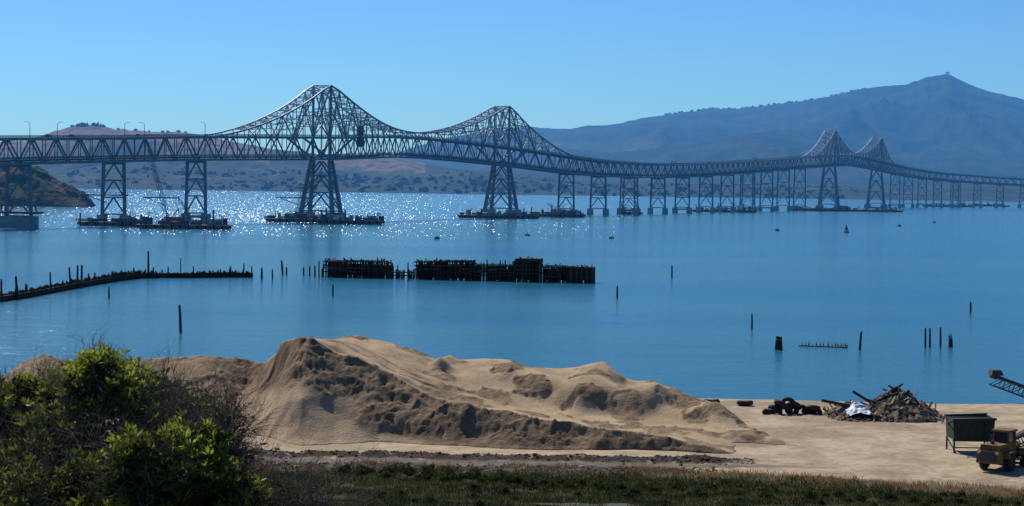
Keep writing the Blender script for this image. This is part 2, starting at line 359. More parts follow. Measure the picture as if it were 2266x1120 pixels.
def chordh(s):
    h=0
    for k,(a,H) in enumerate(zip(ts,HT)):
        inner = (s>a) if k in(0,2) else (s<a); d=abs(s-a); d=max(0,d-3)
        if inner:
            half=abs(ts[k|1]-ts[k&~1])/2
            if d<=half: h=max(h,3.8+(H-3.8)*max(0,1-d/(half*.97))**2.0)
        else: h=max(h,H*max(0,1-d/(122 if k<2 else 116))**1.85)
    return h
hh=np.array([chordh(s) for s in ns])
tan=np.gradient(nodes[:,:2],axis=0); tan/=np.linalg.norm(tan,axis=1)[:,None]; nor=np.stack([tan[:,1],-tan[:,0]],1) # right side
HW=6.9
bridge=empty('cantilever_truss_bridge')
def nd(i,side,lev):
    x,y=nodes[i,:2]+nor[i]*HW*side; zb,zt=nodes[i,2],nodes[i,3]
    z={'b':zb,'d':zt,'t':zt+hh[i]}[lev] if isinstance(lev,str) else zt+hh[i]*lev
    return Vector((x,y,z))
tr=MB(); br=MB(); dk=MB()
NN=len(nodes)
for side in (-1,1):
    for i in range(NN):
        st='steel'
        tower=any(abs(ns[i]-a)<2 for a in ts)
        if i<NN-1:
            tr.beam(nd(i,side,'b'),nd(i+1,side,'b'),.75,st,1.2)
            tr.beam(nd(i,side,'d'),nd(i+1,side,'d'),.7,st,1.5 if hh[i]<1 else 1.1)
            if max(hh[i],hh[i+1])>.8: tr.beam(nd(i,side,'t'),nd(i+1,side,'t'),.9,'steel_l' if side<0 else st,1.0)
            a,b=('d','b') if i%2==0 else ('b','d')
            tr.beam(nd(i,side,a),nd(i+1,side,b),.6,st,.8)
            if min(hh[i],hh[i+1])>3.5:
                a,b=('d','t') if i%2==0 else ('t','d')
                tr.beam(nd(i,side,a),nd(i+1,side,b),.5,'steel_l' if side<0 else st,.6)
            if min(hh[i],hh[i+1])>13: tr.beam(nd(i,side,.5),nd(i+1,side,.5),.4,st)
        tr.beam(nd(i,side,'b'),nd(i,side,'d'),.4 if not tower else 1.5,st)
        if hh[i]>.8: tr.beam(nd(i,side,'d'),nd(i,side,'t'),.45 if not tower else 1.4,st)
    for a in ti:
        k=pier_node[a]
        for sgn in (-1,1):
            for q in (2,):
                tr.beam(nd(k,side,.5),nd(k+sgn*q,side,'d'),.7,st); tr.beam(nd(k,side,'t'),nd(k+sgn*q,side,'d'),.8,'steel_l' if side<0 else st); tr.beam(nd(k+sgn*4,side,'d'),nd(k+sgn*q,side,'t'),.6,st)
                tr.beam(nd(k,side,'b'),nd(k+sgn*3,side,'d'),1.1,st,1.1)
for i in range(NN):
    A=nd(i,-1,'b');B=nd(i,1,'b'); br.beam(A,B,.5,'steel',1.0)
    A=nd(i,-1,'d');B=nd(i,1,'d'); br.beam(A-Vector((0,0,.4)),B-Vector((0,0,.4)),.45,'steel',.9)
    if hh[i]>5.0:
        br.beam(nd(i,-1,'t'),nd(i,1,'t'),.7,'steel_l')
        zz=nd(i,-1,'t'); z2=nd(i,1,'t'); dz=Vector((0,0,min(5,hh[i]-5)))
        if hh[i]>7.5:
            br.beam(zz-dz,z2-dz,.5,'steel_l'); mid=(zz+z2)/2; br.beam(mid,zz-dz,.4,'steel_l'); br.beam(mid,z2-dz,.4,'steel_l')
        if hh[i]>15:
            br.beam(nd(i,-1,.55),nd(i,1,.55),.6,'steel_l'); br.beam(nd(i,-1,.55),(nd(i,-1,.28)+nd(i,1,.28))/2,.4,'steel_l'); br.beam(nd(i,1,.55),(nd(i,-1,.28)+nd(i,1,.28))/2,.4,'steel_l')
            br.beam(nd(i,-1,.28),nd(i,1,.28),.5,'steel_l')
        if i<NN-1 and hh[i+1]>5:
            br.beam(nd(i,-1,'t'),nd(i+1,1,'t'),.45,'steel_l'); br.beam(nd(i,1,'t'),nd(i+1,-1,'t'),.45,'steel_l')
    if i<NN-1:
        br.beam(nd(i,-1,'b'),nd(i+1,1,'b'),.35,'steel'); br.beam(nd(i,1,'b'),nd(i+1,-1,'b'),.35,'steel')
        for lev,off in (('d',.25),('b',1.6)):
            w_=HW-.6 if lev=='b' else HW-.5
            P=[]
            for z in (-.45,.45):
                for ii,sd in ((i,-1),(i,1),(i+1,1),(i+1,-1)):
                    q=nodes[ii,:2]+nor[ii]*w_*sd; P.append((q[0],q[1],(nodes[ii,3] if lev=='d' else nodes[ii,2])+off+z))
            dk.hexa(P,'asph')
            for sd in (-1,1):
                a=nodes[i,:2]+nor[i]*(w_+.12)*sd; b=nodes[i+1,:2]+nor[i+1]*(w_+.12)*sd
                za=(nodes[i,3] if lev=='d' else nodes[i,2])+off; zb_=(nodes[i+1,3] if lev=='d' else nodes[i+1,2])+off
                for hz in (.9,1.5): dk.beam((a[0],a[1],za+hz),(b[0],b[1],zb_+hz),.12,'steel',.3)
                for q in (0,.25,.5,.75):
                    c=a*(1-q)+b*q; zc=za*(1-q)+zb_*q; dk.beam((c[0],c[1],zc),(c[0],c[1],zc+1.5),.15,'steel')
tr.obj('main_trusses',bridge); br.obj('cross_bracing',bridge); dk.obj('road_decks',bridge)
# piers
pr=MB(); ft=MB()
def bent(c,nrm,tg,zt,w0,w1,zb,leg,tiers,pm=pr):
    def pt(side,f,off=0): 
        wd=(w0+(w1-w0)*f)/2; z=zt+(zb-zt)*f; return Vector((c.x+nrm[0]*wd*side+tg[0]*off,c.y+nrm[1]*wd*side+tg[1]*off,z))
    for s in (-1,1): pm.beam(pt(s,0),pt(s,1),leg,'steel',leg)
    fs=[0.02]+[0.02+(k+1)*0.94/tiers for k in range(tiers)]
    for k in range(tiers):
        a,b=fs[k],fs[k+1]
        pm.beam(pt(-1,b),pt(1,b),leg*.5,'steel') ; mid=(pt(-1,a)+pt(1,a))/2
        pm.beam(pt(-1,b),mid,leg*.45,'steel'); pm.beam(pt(1,b),mid,leg*.45,'steel')
    pm.beam(pt(-1,.02),pt(1,.02),leg*.8,'steel')
    return pt
for i,b in enumerate(BR):
    k=pier_node[i]; kind=b[4]
    if kind=='m': continue
    c=Vector((nodes[k,0],nodes[k,1],0)); nr=nor[k]; tg=tan[k]; zt=nodes[k,2]-.6
    rz=math.atan2(nr[1],nr[0])
    if kind=='T':
        for o0,o1 in ((-2,-5.5),(2,5.5)):
            w0,w1=14.4,24.5
            def q(side,f): 
                wd=(w0+(w1-w0)*f)/2; o=o0+(o1-o0)*f; return Vector((c.x+nr[0]*wd*side+tg[0]*o,c.y+nr[1]*wd*side+tg[1]*o,zt+(6-zt)*f))
            for s in (-1,1): pr.beam(q(s,0),q(s,1),1.7,'steel',w2=2.7)
            for a,bb in ((.02,.3),(.3,.62),(.62,.97)):
                pr.beam(q(-1,bb),q(1,bb),.8,'steel'); m_=(q(-1,a)+q(1,a))/2; pr.beam(q(-1,bb),m_,.8,'steel'); pr.beam(q(1,bb),m_,.8,'steel')
        for s in (-1,1):
            for a,bb in ((.0,.3),(.3,.62),(.62,.97)):
                def q2(o0,o1,f): 
                    wd=(14.4+10.1*f)/2; o=o0+(o1-o0)*f; return Vector((c.x+nr[0]*wd*s+tg[0]*o,c.y+nr[1]*wd*s+tg[1]*o,zt+(6-zt)*f))
                pr.beam(q2(-2,-5.5,a),q2(2,5.5,bb),.6,'steel'); pr.beam(q2(2,5.5,a),q2(-2,-5.5,bb),.6,'steel'); pr.beam(q2(-2,-5.5,bb),q2(2,5.5,bb),.6,'steel')
            p=Vector((c.x+nr[0]*12.2*s,c.y+nr[1]*12.2*s,0)); ft.box(p+Vector((0,0,1.5)),(8.5,15,9.5),'conc',rz,.85)
        ft.box(c+Vector((0,0,0.2)),(32,17,4),'conc',rz)
    else:
        zb=5.0
        if kind=='q':
            for o in (-4,4):
                cc=c+Vector((tg[0]*o,tg[1]*o,0)); bent(cc,nr,tg,zt,13.8,15.5,zb,1.15,3)
            for s in (-1,1):
                for a,bb in ((0,.33),(.33,.66),(.66,1)):
                    def q3(o,f): 
                        wd=(13.8+1.7*f)/2; return Vector((c.x+nr[0]*wd*s+tg[0]*o,c.y+nr[1]*wd*s+tg[1]*o,zt+(zb-zt)*f))
                    pr.beam(q3(-4,a),q3(4,bb),.5,'steel'); pr.beam(q3(4,a),q3(-4,bb),.5,'steel'); pr.beam(q3(-4,bb),q3(4,bb),.5,'steel')
        else: bent(c,nr,tg,zt,13.8,15.6,zb,1.6,3)
        for s in (-1,1):
            p=Vector((c.x+nr[0]*7.8*s,c.y+nr[1]*7.8*s,0)); ft.box(p+Vector((0,0,2.4)),(4.6,5 if kind!='q' else 13,7),'conc',rz,.9)
        if i%2==0 or kind=='c': ft.box(c+Vector((0,0,4.2)),(20,5,1.6),'conc',rz)
        if kind=='c':
            ft.box(c+Vector((0,0,2.4)),(19,9,7.6),'conc',rz); ft.box(c+Vector((0,0,8)),(24,11,1.2),'rust',rz)
            for s in (-1,1): ft.beam((c.x+nr[0]*11*s,c.y+nr[1]*11*s,8),(c.x+nr[0]*11*s,c.y+nr[1]*11*s,12),.6,'dk')
# access platforms hung on piers
for (u0,u1,v,D) in ((182,283,431,1040),(317,396,437,1110),(612,690,437,1215)):
    a=aty(u0,v,D);b=aty(u1,v,D); z=a.z; ft.beam((a.x,a.y,z),(b.x,b.y,z),3.5,'dk',.7)
    for q in np.linspace(0,1,9):
        x=a.x+(b.x-a.x)*q; ft.beam((x,a.y-1.6,z),(x,a.y-1.6,z+1.6),.15,'dk'); 
    ft.beam((a.x,a.y-1.6,z+1.6),(b.x,a.y-1.6,z+1.6),.15,'dk')
    ft.beam((a.x+2,a.y,z),((a.x+b.x)/2+3,a.y,z-5),.4,'dk')
pr.obj('steel_piers',bridge); ft.obj('footings_and_platforms',bridge)
# painters' enclosure on truss
mb=MB(); 
k=pier_node[5]+4; p=nd(k,1,'d')
rz=math.atan2(tan[k][1],tan[k][0])
for zz,sx in ((-5,7),(-1.5,8),(3,6.5),(6.5,5)): mb.box((p.x,p.y,p.z+zz),(sx,2.6,3.4),'dk',rz,.96)
for a in (-3,0,3): mb.beam((p.x+math.cos(rz)*a,p.y+math.sin(rz)*a-1.5,p.z-8),(p.x+math.cos(rz)*a,p.y+math.sin(rz)*a-1.5,p.z+8),.3,'steel')
for zz in (-5,-1.5,3,6.5): mb.box((p.x,p.y,p.z+zz+1.75),(8.6,3.4,.25),'steel',rz)
mb.obj('scaffold_enclosure')
# street lamps on the approach deck
def lamp(s_pos,side):
    i=int(np.argmin(abs(ns-s_pos))); p=nd(i,side,'d'); n2=nor[i]*-side; mb=MB()
    mb.cyl(p,p+Vector((0,0,8.2)),.2,.14,'steel',6); q=p+Vector((0,0,8.2)); prev=q
    for t in np.linspace(.2,1,5):
        c=q+Vector((n2[0]*2.6*t,n2[1]*2.6*t,1.0*math.sin(t*math.pi*.6))); mb.beam(prev,c,.18,'steel'); prev=c
    mb.box(prev+Vector((n2[0]*.5,n2[1]*.5,0)),(1.1,.4,.2),'steel_l',math.atan2(n2[1],n2[0])); mb.obj('street_lamp')
for u,sd in ((67,1),(125,-1),(270,-1),(325,1),(453,1),(-60,1)):
    best=min(range(NN),key=lambda i:abs(nd(i,sd,'d').x/nd(i,sd,'d').y*FPX+CX-u) if ns[i]<S_[6] else 1e9); lamp(ns[best],sd)
# traffic
def vehicle(i,kind):
    c=Vector((nodes[i,0]+nor[i][0]*2.5,nodes[i,1]+nor[i][1]*2.5,nodes[i,3]+.75)); rz=math.atan2(tan[i][1],tan[i][0]); t=Vector((tan[i][0],tan[i][1],0)); mb=MB(); n3=Vector((nor[i][0],nor[i][1],0))
    if kind=='truck':
        mb.box(c+Vector((0,0,2.3)),(9,2.5,2.8),'wht',rz); mb.box(c+t*5.9+Vector((0,0,1.7)),(2.2,2.4,2.4),'red',rz,.9); ws=(-3.5,-2.3,3,5.8)
    else:
        mb.box(c+Vector((0,0,.7)),(4.6,1.8,.7),random.choice(['wht','red','dk']),rz); mb.box(c-t*.2+Vector((0,0,1.3)),(2.6,1.6,.6),'glass',rz,.8); ws=(-1.4,1.4)
    for w_ in ws:
        for s in (-1,1): mb.cyl(c+t*w_+n3*(s*.9)+Vector((0,0,.4)),c+t*w_+n3*(s*1.15)+Vector((0,0,.4)),.42,.42,'rub',8)
    mb.obj('truck' if kind=='truck' else 'car')
for u,kd in ((1665,'truck'),(1480,'truck'),(2235,'truck'),(150,'car'),(300,'car'),(1300,'car'),(1560,'car'),(90,'car')):
    best=min(range(NN),key=lambda i:abs(nodes[i,0]/nodes[i,1]*FPX+CX-u)); vehicle(best,kd)
# ------------------------------------------------------------------ barges & cranes
def crane(base,boomtip,mb,col='red',s=1.0):
    base=Vector(base); tip=Vector(boomtip)
    d=(tip-base); d.z=0; rz=math.atan2(d.y,d.x); f=d.normalized(); n=Vector((-f.y,f.x,0))
    for q in (-1,1): mb.box(base+n*q*2.1*s+Vector((0,0,.7*s)),(7*s,1.1*s,1.4*s),'dk',rz,.85)
    mb.box(base+Vector((0,0,2.6*s))-f*1.2*s,(7*s,3.6*s,2.4*s),col,rz); mb.box(base+f*3.0*s+n*1.1*s+Vector((0,0,2.9*s)),(1.8*s,1.3*s,2.4*s),'wht',rz,.85)
    mb.box(base-f*4.4*s+Vector((0,0,2.5*s)),(1.2*s,4*s,2*s),'dk',rz)
    foot=base+f*2.2*s+Vector((0,0,2.2*s)); L=(tip-foot).length; bd=(tip-foot).normalized(); up=n.cross(bd).normalized()
    K=max(8,int(L/2.2)); pp=None; bc='steel' if col=='red' else ('rust' if col=='yel' else 'dk')
    for j in range(K+1):
        t=j/K; wd=.8*s*min(1,t*6+.25,(1-t)*6+.25); c=foot+(tip-foot)*t; Q=[c+n*wd+up*wd,c-n*wd+up*wd,c-n*wd-up*wd,c+n*wd-up*wd]
        if pp:
            for a in range(4): mb.beam(pp[a],Q[a],.17*s,bc); mb.beam(pp[a],Q[(a+1)%4],.10*s,bc)
        pp=Q
    mast=base-f*3.5*s+Vector((0,0,8*s)); mb.beam(base+Vector((0,0,3.8*s)),mast,.3*s,'dk'); mb.beam(base-f*4*s+Vector((0,0,3*s)),mast,.25*s,'dk'); mb.beam(mast,tip,.08*s,'dk')
    mb.beam(tip,tip-Vector((0,0,L*.35)),.09*s,'dk'); mb.box(tip-Vector((0,0,L*.35+.5)),(.8*s,.8*s,1*s),'yel')
def barge(u0,u1,v,seed,cr_=None,dens=1.0,wd=15,hz=2.2):
    rr=random.Random(seed); a=atz(u0,v);b=atz(u1,v); D=(a.y+b.y)/2; b.y=D+3;a.y=D-3
    d=(b-a); L=d.length; f=d.normalized(); n=Vector((-f.y,f.x,0)); rz=math.atan2(f.y,f.x); c=(a+b)/2+n*(wd/2)
    e=empty('work_barge'); mb=MB()
    P=[]
    for z,ins in ((-.6,3.0),(hz,0)):
        for s1,s2 in ((-1,-1),(1,-1),(1,1),(-1,1)): P.append(c+f*s1*(L/2-ins)+n*s2*wd/2+Vector((0,0,z)))
    mb.hexa(P,'rust')
    for q in np.linspace(-.48,.48,int(L/4)): mb.cyl(c+f*L*q-n*(wd/2+.35)+Vector((0,0,.4)),c+f*L*q-n*(wd/2+.35)+Vector((0,0,2.0)),.45,.45,'rub',8)
    mb.obj('hull',e); eq=MB()
    for q in range(int(L/2.0*dens)):
        x=rr.uniform(-.46,.46)*L; y=rr.uniform(-.42,.42)*wd; k=rr.choice(['dk','yel','rust','dk','tan','yel','wht','rust','conc']); sx,sy,sz=rr.uniform(1,5),rr.uniform(1,3),rr.uniform(.8,4.2)
        p=c+f*x+n*y+Vector((0,0,hz)); t=rr.random()
        if t<.45: eq.box(p+Vector((0,0,sz/2)),(sx,sy,sz),k,rz+rr.choice((0,0,.3)),rr.choice((1,.97,.8)))
        elif t<.6: eq.cyl(p+f*-1.5+Vector((0,0,1.1)),p+f*2+Vector((0,0,1.1)),1,1,k,10)
        elif t<.78:
            for z in range(3): eq.beam(p-f*3+Vector((0,0,.3+.5*z)),p+f*3+Vector((0,0,.3+.5*z)),.4,'rust')
        else:
            h=rr.uniform(3,7); eq.beam(p,p+Vector((0,0,h)),.3,'dk'); eq.beam(p+Vector((0,0,h)),p+f*2+Vector((0,0,h-1)),.25,'dk')
    for q in (-.45,-.1,.3):
        if rr.random()<.6: eq.cyl(c+f*L*q-n*wd*.42+Vector((0,0,0)),c+f*L*q-n*wd*.42+Vector((0,0,rr.uniform(7,11))),.5,.5,'dk',8)
    hx=c+f*L*rr.uniform(.2,.35)+Vector((0,0,hz)); eq.box(hx+Vector((0,0,1.4)),(6,3,2.8),'wht',rz); eq.box(hx+Vector((0,0,2.95)),(6.6,3.6,.3),'dk',rz)
    for q in (-1.8,0,1.8): eq.box(hx+f*q-n*1.55+Vector((0,0,1.7)),(1,.12,.9),'glass',rz)
    eq.obj('deck_equipment',e)
    if cr_:
        for (uc,ut,vt,col,s) in cr_:
            cb=MB(); base=atz(uc,v); base=Vector((base.x,c.y,hz)); tip=aty(ut,vt,c.y+6); crane(base,tip,cb,col,s); cb.obj('lattice_boom_crane',e)
barge(162,318,500,1,None,1.3); barge(290,522,507,2,[(372,328,330,'red',1.1),(430,395,440,'yel',.7)],1.6)
barge(580,760,492,3,[(640,676,405,'yel',.9),(668,712,372,'dk',.9)],1.4); barge(700,855,496,4,None,1.5)
barge(1010,1195,483,5,None,1.2); barge(1170,1296,480,6,[(1240,1212,450,'yel',.9)],1.4); barge(1540,1665,469.5,7,[(1640,1618,448,'dk',.9)],1.0)
barge(1380,1422,475,8,None,.8); barge(1770,1975,468,9,[(1870,1840,440,'dk',1.2)],1.0); barge(2060,2140,458,10,[(2120,2105,420,'dk',1.2)],1.0); barge(2165,2222,457,11,None,1.0)
# ------------------------------------------------------------------ buoys
def buoy(u,v,kind):
    p=atz(u,v); mb=MB()
    if kind=='bell':
        mb.cyl(p+Vector((0,0,-.3)),p+Vector((0,0,.9)),1.5,1.5,'dk',14); 
        for a in range(4):
            t=a*math.pi/2; mb.beam(p+Vector((1.2*math.cos(t),1.2*math.sin(t),.9)),p+Vector((.5*math.cos(t),.5*math.sin(t),4.2)),.2,'dk')
        mb.cyl(p+Vector((0,0,1.4)),p+Vector((0,0,3.4)),.9,.55,'dk',10); mb.cyl(p+Vector((0,0,4.2)),p+Vector((0,0,5.2)),.35,.25,'dk',8); mb.obj('bell_buoy')
    else:
        mb.cyl(p+Vector((-1.3,0,.35)),p+Vector((1.3,0,.35)),.75,.75,kind,12); mb.cyl(p+Vector((0,0,.9)),p+Vector((0,0,1.7)),.3,.2,'dk',8); mb.obj('mooring_buoy')
for u,v,k in ((967,529,'rust'),(1167,522,'tan'),(1353,528,'tan'),(1720,511,'dk'),(1990,501,'dk'),(2067,493,'dk'),(573,440,'dk'),(1873,515,'bell')): buoy(u,v,k)
# ------------------------------------------------------------------ birds
def cormorant(mb,p,s=1.0,ang=0):
    p=Vector(p); f=Vector((math.cos(ang),math.sin(ang),0))
    mb.cyl(p+Vector((0,0,.02*s)),p+Vector((0,0,.3*s))+f*.04*s,.08*s,.15*s,'bird',8); mb.cyl(p+Vector((0,0,.3*s))+f*.04*s,p+Vector((0,0,.55*s))+f*.08*s,.15*s,.06*s,'bird',8)
    mb.cyl(p+Vector((0,0,.55*s))+f*.08*s,p+Vector((0,0,.78*s))+f*.06*s,.05*s,.035*s,'bird',6); mb.cyl(p+Vector((0,0,.78*s))+f*.03*s,p+Vector((0,0,.82*s))+f*.17*s,.055*s,.03*s,'bird',6)
    mb.cyl(p+Vector((0,0,.82*s))+f*.17*s,p+Vector((0,0,.82*s))+f*.28*s,.018*s,.008*s,'bird',5); mb.cyl(p+Vector((0,0,.25*s))-f*.05*s,p-f*.25*s+Vector((0,0,-.02)),.07*s,.03*s,'bird',5)
# ------------------------------------------------------------------ pilings
def piling(u,vt,vb,r=.22,lean=0,bird=0,name='wooden_piling'):
    b=atz(u,vb); t=aty(u+lean,vt,b.y); mb=MB(); top=Vector((t.x,b.y,t.z)); m_=b.lerp(top,.5)+Vector((random.uniform(-.05,.05),0,0)); bot=Vector((b.x,b.y,-1))
    mb.cyl(bot,m_,r*1.1,r*1.0,'wood',9); mb.cyl(m_,top,r*.99,r*.8,'wood',9); mb.cyl(top,top+Vector((.03,0,.12)),r*.7,r*.25,'wood',7)
    o=mb.obj(name)
    if bird: bm=MB(); cormorant(bm,top+Vector((0,0,.1)),1.0,random.uniform(0,6)); bm.obj('cormorant')
for a in ((241,635,661,.2,0),(400,676,736,.24,-3),(737,630,655,.2,0),(579,593,617,.3,0),(603,597,618,.22,0),(626,577,608,.3,-3),(634,592,608,.25,0),(672,592,609,.25,0),(685,590,610,.25,0),(697,588,612,.25,0),(1366,634,659,.22,0),(1487,588,614,.24,0),(1664,695,729,.17,0),(1902,735,774,.2,4),(2048,727,769,.17,0),(2058,727,769,.17,0),(2081,725,768,.17,0),(2148,669,691,.22,0)): piling(*a)
def dolphin(u,vt,vb,n=5,name='piling_cluster',birds=2,sp=.45):
    b=atz(u,vb); mb=MB(); h=aty(u,vt,b.y).z
    for k in range(n):
        t=2*math.pi*k/n; q=Vector((math.cos(t),math.sin(t),0)); mb.cyl(b+q*sp*1.1+Vector((0,0,-1)),b+q*sp*.6+Vector((0,0,h-random.uniform(0,.35))),.22,.18,'wood',8)
    mb.torus(b+Vector((0,0,h*.75)),sp*1.0,.06,(0,0,1),'metal'); mb.obj(name)
    for k in range(birds): bm=MB(); cormorant(bm,b+Vector((-.25+.4*k,0,h-.1)),.8,k*2.5); bm.obj('cormorant')
dolphin(1723,744,774,7,birds=0,sp=.5); dolphin(2103,745,768,3,sp=.25)
# floating log with birds
a=atz(1768,766); b=atz(1876,770); mb=MB(); mb.cyl(a+Vector((0,0,.08)),b+Vector((0,0,.08)),.16,.12,'tan',8); mb.cyl(a+Vector((1,.5,.05)),b.lerp(a,.4)+Vector((0,.5,.05)),.12,.1,'tan',8); mb.obj('floating_log')
for t in (.06,.13,.2,.28,.36,.44,.5,.6,.68,.75,.8,.86,.9,.95,.99):
    bm=MB(); cormorant(bm,a.lerp(b,t)+Vector((0,0,.2)),random.uniform(.45,.85),random.choice((0,3.1,2.8,.4))); bm.obj('cormorant')
# timber bulkhead (left)
def bulkhead():
    pl=[(-60,676),(0,668),(60,659),(130,645),(200,632),(260,622),(310,616),(360,615),(430,615),(500,614),(560,614)]; mb=MB()
    P=[atz(u,v) for u,v in pl]
    for a,b in zip(P[:-1],P[1:]):
        L=(b-a).length; n=int(L/.6); d=(b-a).normalized(); q=Vector((-d.y,d.x,0))
        for j in range(n):
            for row in (0,2.2):
                c=a.lerp(b,j/n)+q*row+q*random.uniform(-.15,.15); h=1.5+.35*math.sin(c.x*.3)+random.uniform(-.5,.5)
                if random.random()<.05: h+=random.uniform(.3,1.0)
                if random.random()<.08: continue
                mb.cyl(c+Vector((0,0,-.8)),c+Vector((random.uniform(-.12,.12),0,h)),.25,.2,random.choice(['wood','wood','wood','clod']),6)
        for z in (.45,1.05): mb.beam(a+Vector((0,0,z))-q*.3,b+Vector((0,0,z))-q*.3,.22,'wood',.3); mb.beam(a+Vector((0,0,z))+q*2.4,b+Vector((0,0,z))+q*2.4,.22,'wood',.3)
        mb.beam(a+Vector((0,0,.5))+q*.9,b+Vector((0,0,.5))+q*.9,1.6,'wood',.9)
    mb.obj('timber_bulkhead')
    for u,vt,vb,r,l in ((3,618,664,.24,0),(38,612,664,.28,-3),(34,625,664,.22,2),(57,628,655,.2,0),(113,603,645,.22,-2),(157,592,640,.26,-4),(170,588,637,.26,2),(181,587,634,.28,0),(249,600,623,.2,0),(328,556,615,.28,0),(296,592,616,.2,0),(400,571,614,.14,0),(428,590,614,.2,0),(510,590,613,.3,0),(538,583,613,.2,2),(557,590,613,.2,0),(240,606,624,.2,0),(372,592,614,.2,0)): piling(u,vt,vb,r,l)
bulkhead()
# ruined timber pier
def ruin():
    A=atz(708,613); B=atz(1310,627); L=(B-A).length; d=(B-A).normalized(); q=Vector((-d.y,d.x,0)); mb=MB()
    uu=lambda u:(u-708)/(1310-708)
    def top(t):
        u=708+t*602; v=np.interp(u,[708,716,730,780,850,864,866,918,920,1048,1052,1138,1141,1160,1197,1199,1262,1266,1310],[596,577,577,577,577,584,598,598,577,577,587,587,575,572,573,589,590,591,592]); 
        p=A.lerp(B,t); return aty(u,float(v),p.y).z
    n=int(L/.85)
    for row,off in enumerate((0,1.8,3.6,5.4)):
        for j in range(n+1):
            t=min(1,(j+random.uniform(-.2,.2))/n); t=max(0,t); u=708+602*t; h=top(t)+random.uniform(-.45,.15)
            if u<716 or 866<u<920: 
                if random.random()<.45: continue
            if random.random()<.08: continue
            if random.random()<.12: h*=random.uniform(.6,.9)
            if random.random()<.05: h+=random.uniform(.3,.8)
            c=A.lerp(B,t)+q*off; mb.cyl(c+Vector((random.uniform(-.15,.15),0,-.8)),c+Vector((0,0,h)),.25,.2,random.choice(['wood','wood','clod']),6)
    def seg(u0,u1,zf,off,w=.3,h=.3):
        a=A.lerp(B,uu(u0))+q*off; b=A.lerp(B,uu(u1))+q*off; za=top(uu(u0+1))*zf; zb=top(uu(u1-1))*zf; mb.beam(a+Vector((0,0,za)),b+Vector((0,0,zb)),w,random.choice(['wood','clod']),h)
    for (u0,u1) in ((716,862),(920,1048),(1052,1138),(1142,1196),(1200,1308)):
        for off in (-.35,5.7):
            for z in (.35,.55,.75,.95):
                k=u0
                while k<u1-4:
                    k2=min(u1,k+random.uniform(25,70))
                    if random.random()<.88: seg(k,k2,z+random.uniform(-.03,.03),off)
                    k=k2
        zt=min(top(uu(u0+2)),top(uu(u1-2))); k=u0
        while k<u1:
            k2=min(u1,k+random.uniform(6,24))
            if random.random()<.92:
                a=A.lerp(B,uu(k))+q*2.7; b=A.lerp(B,uu(k2))+q*2.7; z0=random.uniform(.0,.7); h1=zt*random.uniform(.75,.96); mb.beam(a+Vector((0,0,(z0+h1)/2)),b+Vector((0,0,(z0+h1)/2)),.25,random.choice(['wood','clod']),h1-z0)
            k=k2+random.choice((0,0,1))
        for u in np.arange(u0,u1,7.0):
            c=A.lerp(B,uu(u)); z=top(uu(u+1))*.93; mb.beam(c-q*.6+Vector((0,0,z)),c+q*6.2+Vector((0,0,z)),.3,'wood')
            if random.random()<.7: mb.beam(c+q*random.uniform(0,5)+Vector((0,0,z)),c+q*random.uniform(0,5)+Vector((random.uniform(-.5,.5),0,z+random.uniform(.4,1.0))),.28,'wood')
    seg(866,918,.75,0); seg(866,918,.4,0)
    a=A.lerp(B,uu(1142))+q*2.5; b=A.lerp(B,uu(1197))+q*2.5; z=top(uu(1170)); mb.beam(a+Vector((0,0,z-.6)),b+Vector((0,0,z-.6)),5.5,'wood',1.1)
    a=A.lerp(B,uu(1266))+q*2.5; b=A.lerp(B,uu(1310))+q*2.5; z=top(uu(1290)); mb.beam(a+Vector((0,0,z/2+.2)),b+Vector((0,0,z/2+.2)),5.4,'wood',z-1.1)
    for u in (1266,1277,1288,1299,1310):
        c=A.lerp(B,uu(u))-q*.4; mb.cyl(c+Vector((0,0,-.8)),c+Vector((0,0,z+.1)),.4,.36,'clod',8)
    for u in (1266,1310):
        c=A.lerp(B,uu(u)); mb.beam(c-q*.9+Vector((0,0,z*.8)),c+q*6+Vector((0,0,z*.8)),.35,'clod')
    c=A.lerp(B,uu(712)); mb.beam(c+Vector((0,0,2.0)),A.lerp(B,uu(728))+Vector((0,0,5.2)),.3,'wood'); mb.beam(A.lerp(B,uu(718))-q*.5+Vector((0,0,2.8)),A.lerp(B,uu(790))-q*.6+Vector((0,0,1.6)),.25,'woodl'); mb.beam(A.lerp(B,uu(1060))-q*.6+Vector((0,0,2.6)),A.lerp(B,uu(1120))-q*.6+Vector((0,0,3.4)),.3,'woodl')
    mb.obj('ruined_timber_pier')
    for u,vt in ((706,578),(1078,575),(1107,577),(1118,575),(1135,578),(868,582),(880,588),(903,582)): 
        p=A.lerp(B,uu(u))+q*2; piling(u,vt,616 if u<900 else 622,.2)
ruin()
# ------------------------------------------------------------------ ground
def bound(x): return np.interp(x,[-200,10,20,45,200],[156.5,156.0,153.5,146.5,120])
def gz(x,y):
    x=np.asarray(x,float); y=np.asarray(y,float)
    hillz=24.3-.235*np.clip(y,0,97)+ .02*np.clip(-y,0,200)
    z=np.where(y<97,np.maximum(hillz,1.5),1.5)
    z=z+(fbm(x/7,y/7,4,2)-.5)*np.where(y<120,.8,.3)
    yb=bound(x)
    z=z-.35*sst(1.5,-2,y-yb)*(y>100)
    z=z+.45*np.exp(-((y-161.6-(vn(x/4,x*0,4)-.5)*1.4)/1.2)**2)*sst(26,18,x)*(0.2+1.3*fbm(x/1.4,y/1.1,4,5))
    z=z+(fbm(x/.9,y/.9,3,15)-.5)*.14*(y>140)*(y<164)
    sh=213.5+2.0*(fbm(x/15,x*0,3,7)-.5)+ -.06*(x-20)*(x>0)
    z=z-np.clip((y-sh+3)*.42,0,8)
    return z
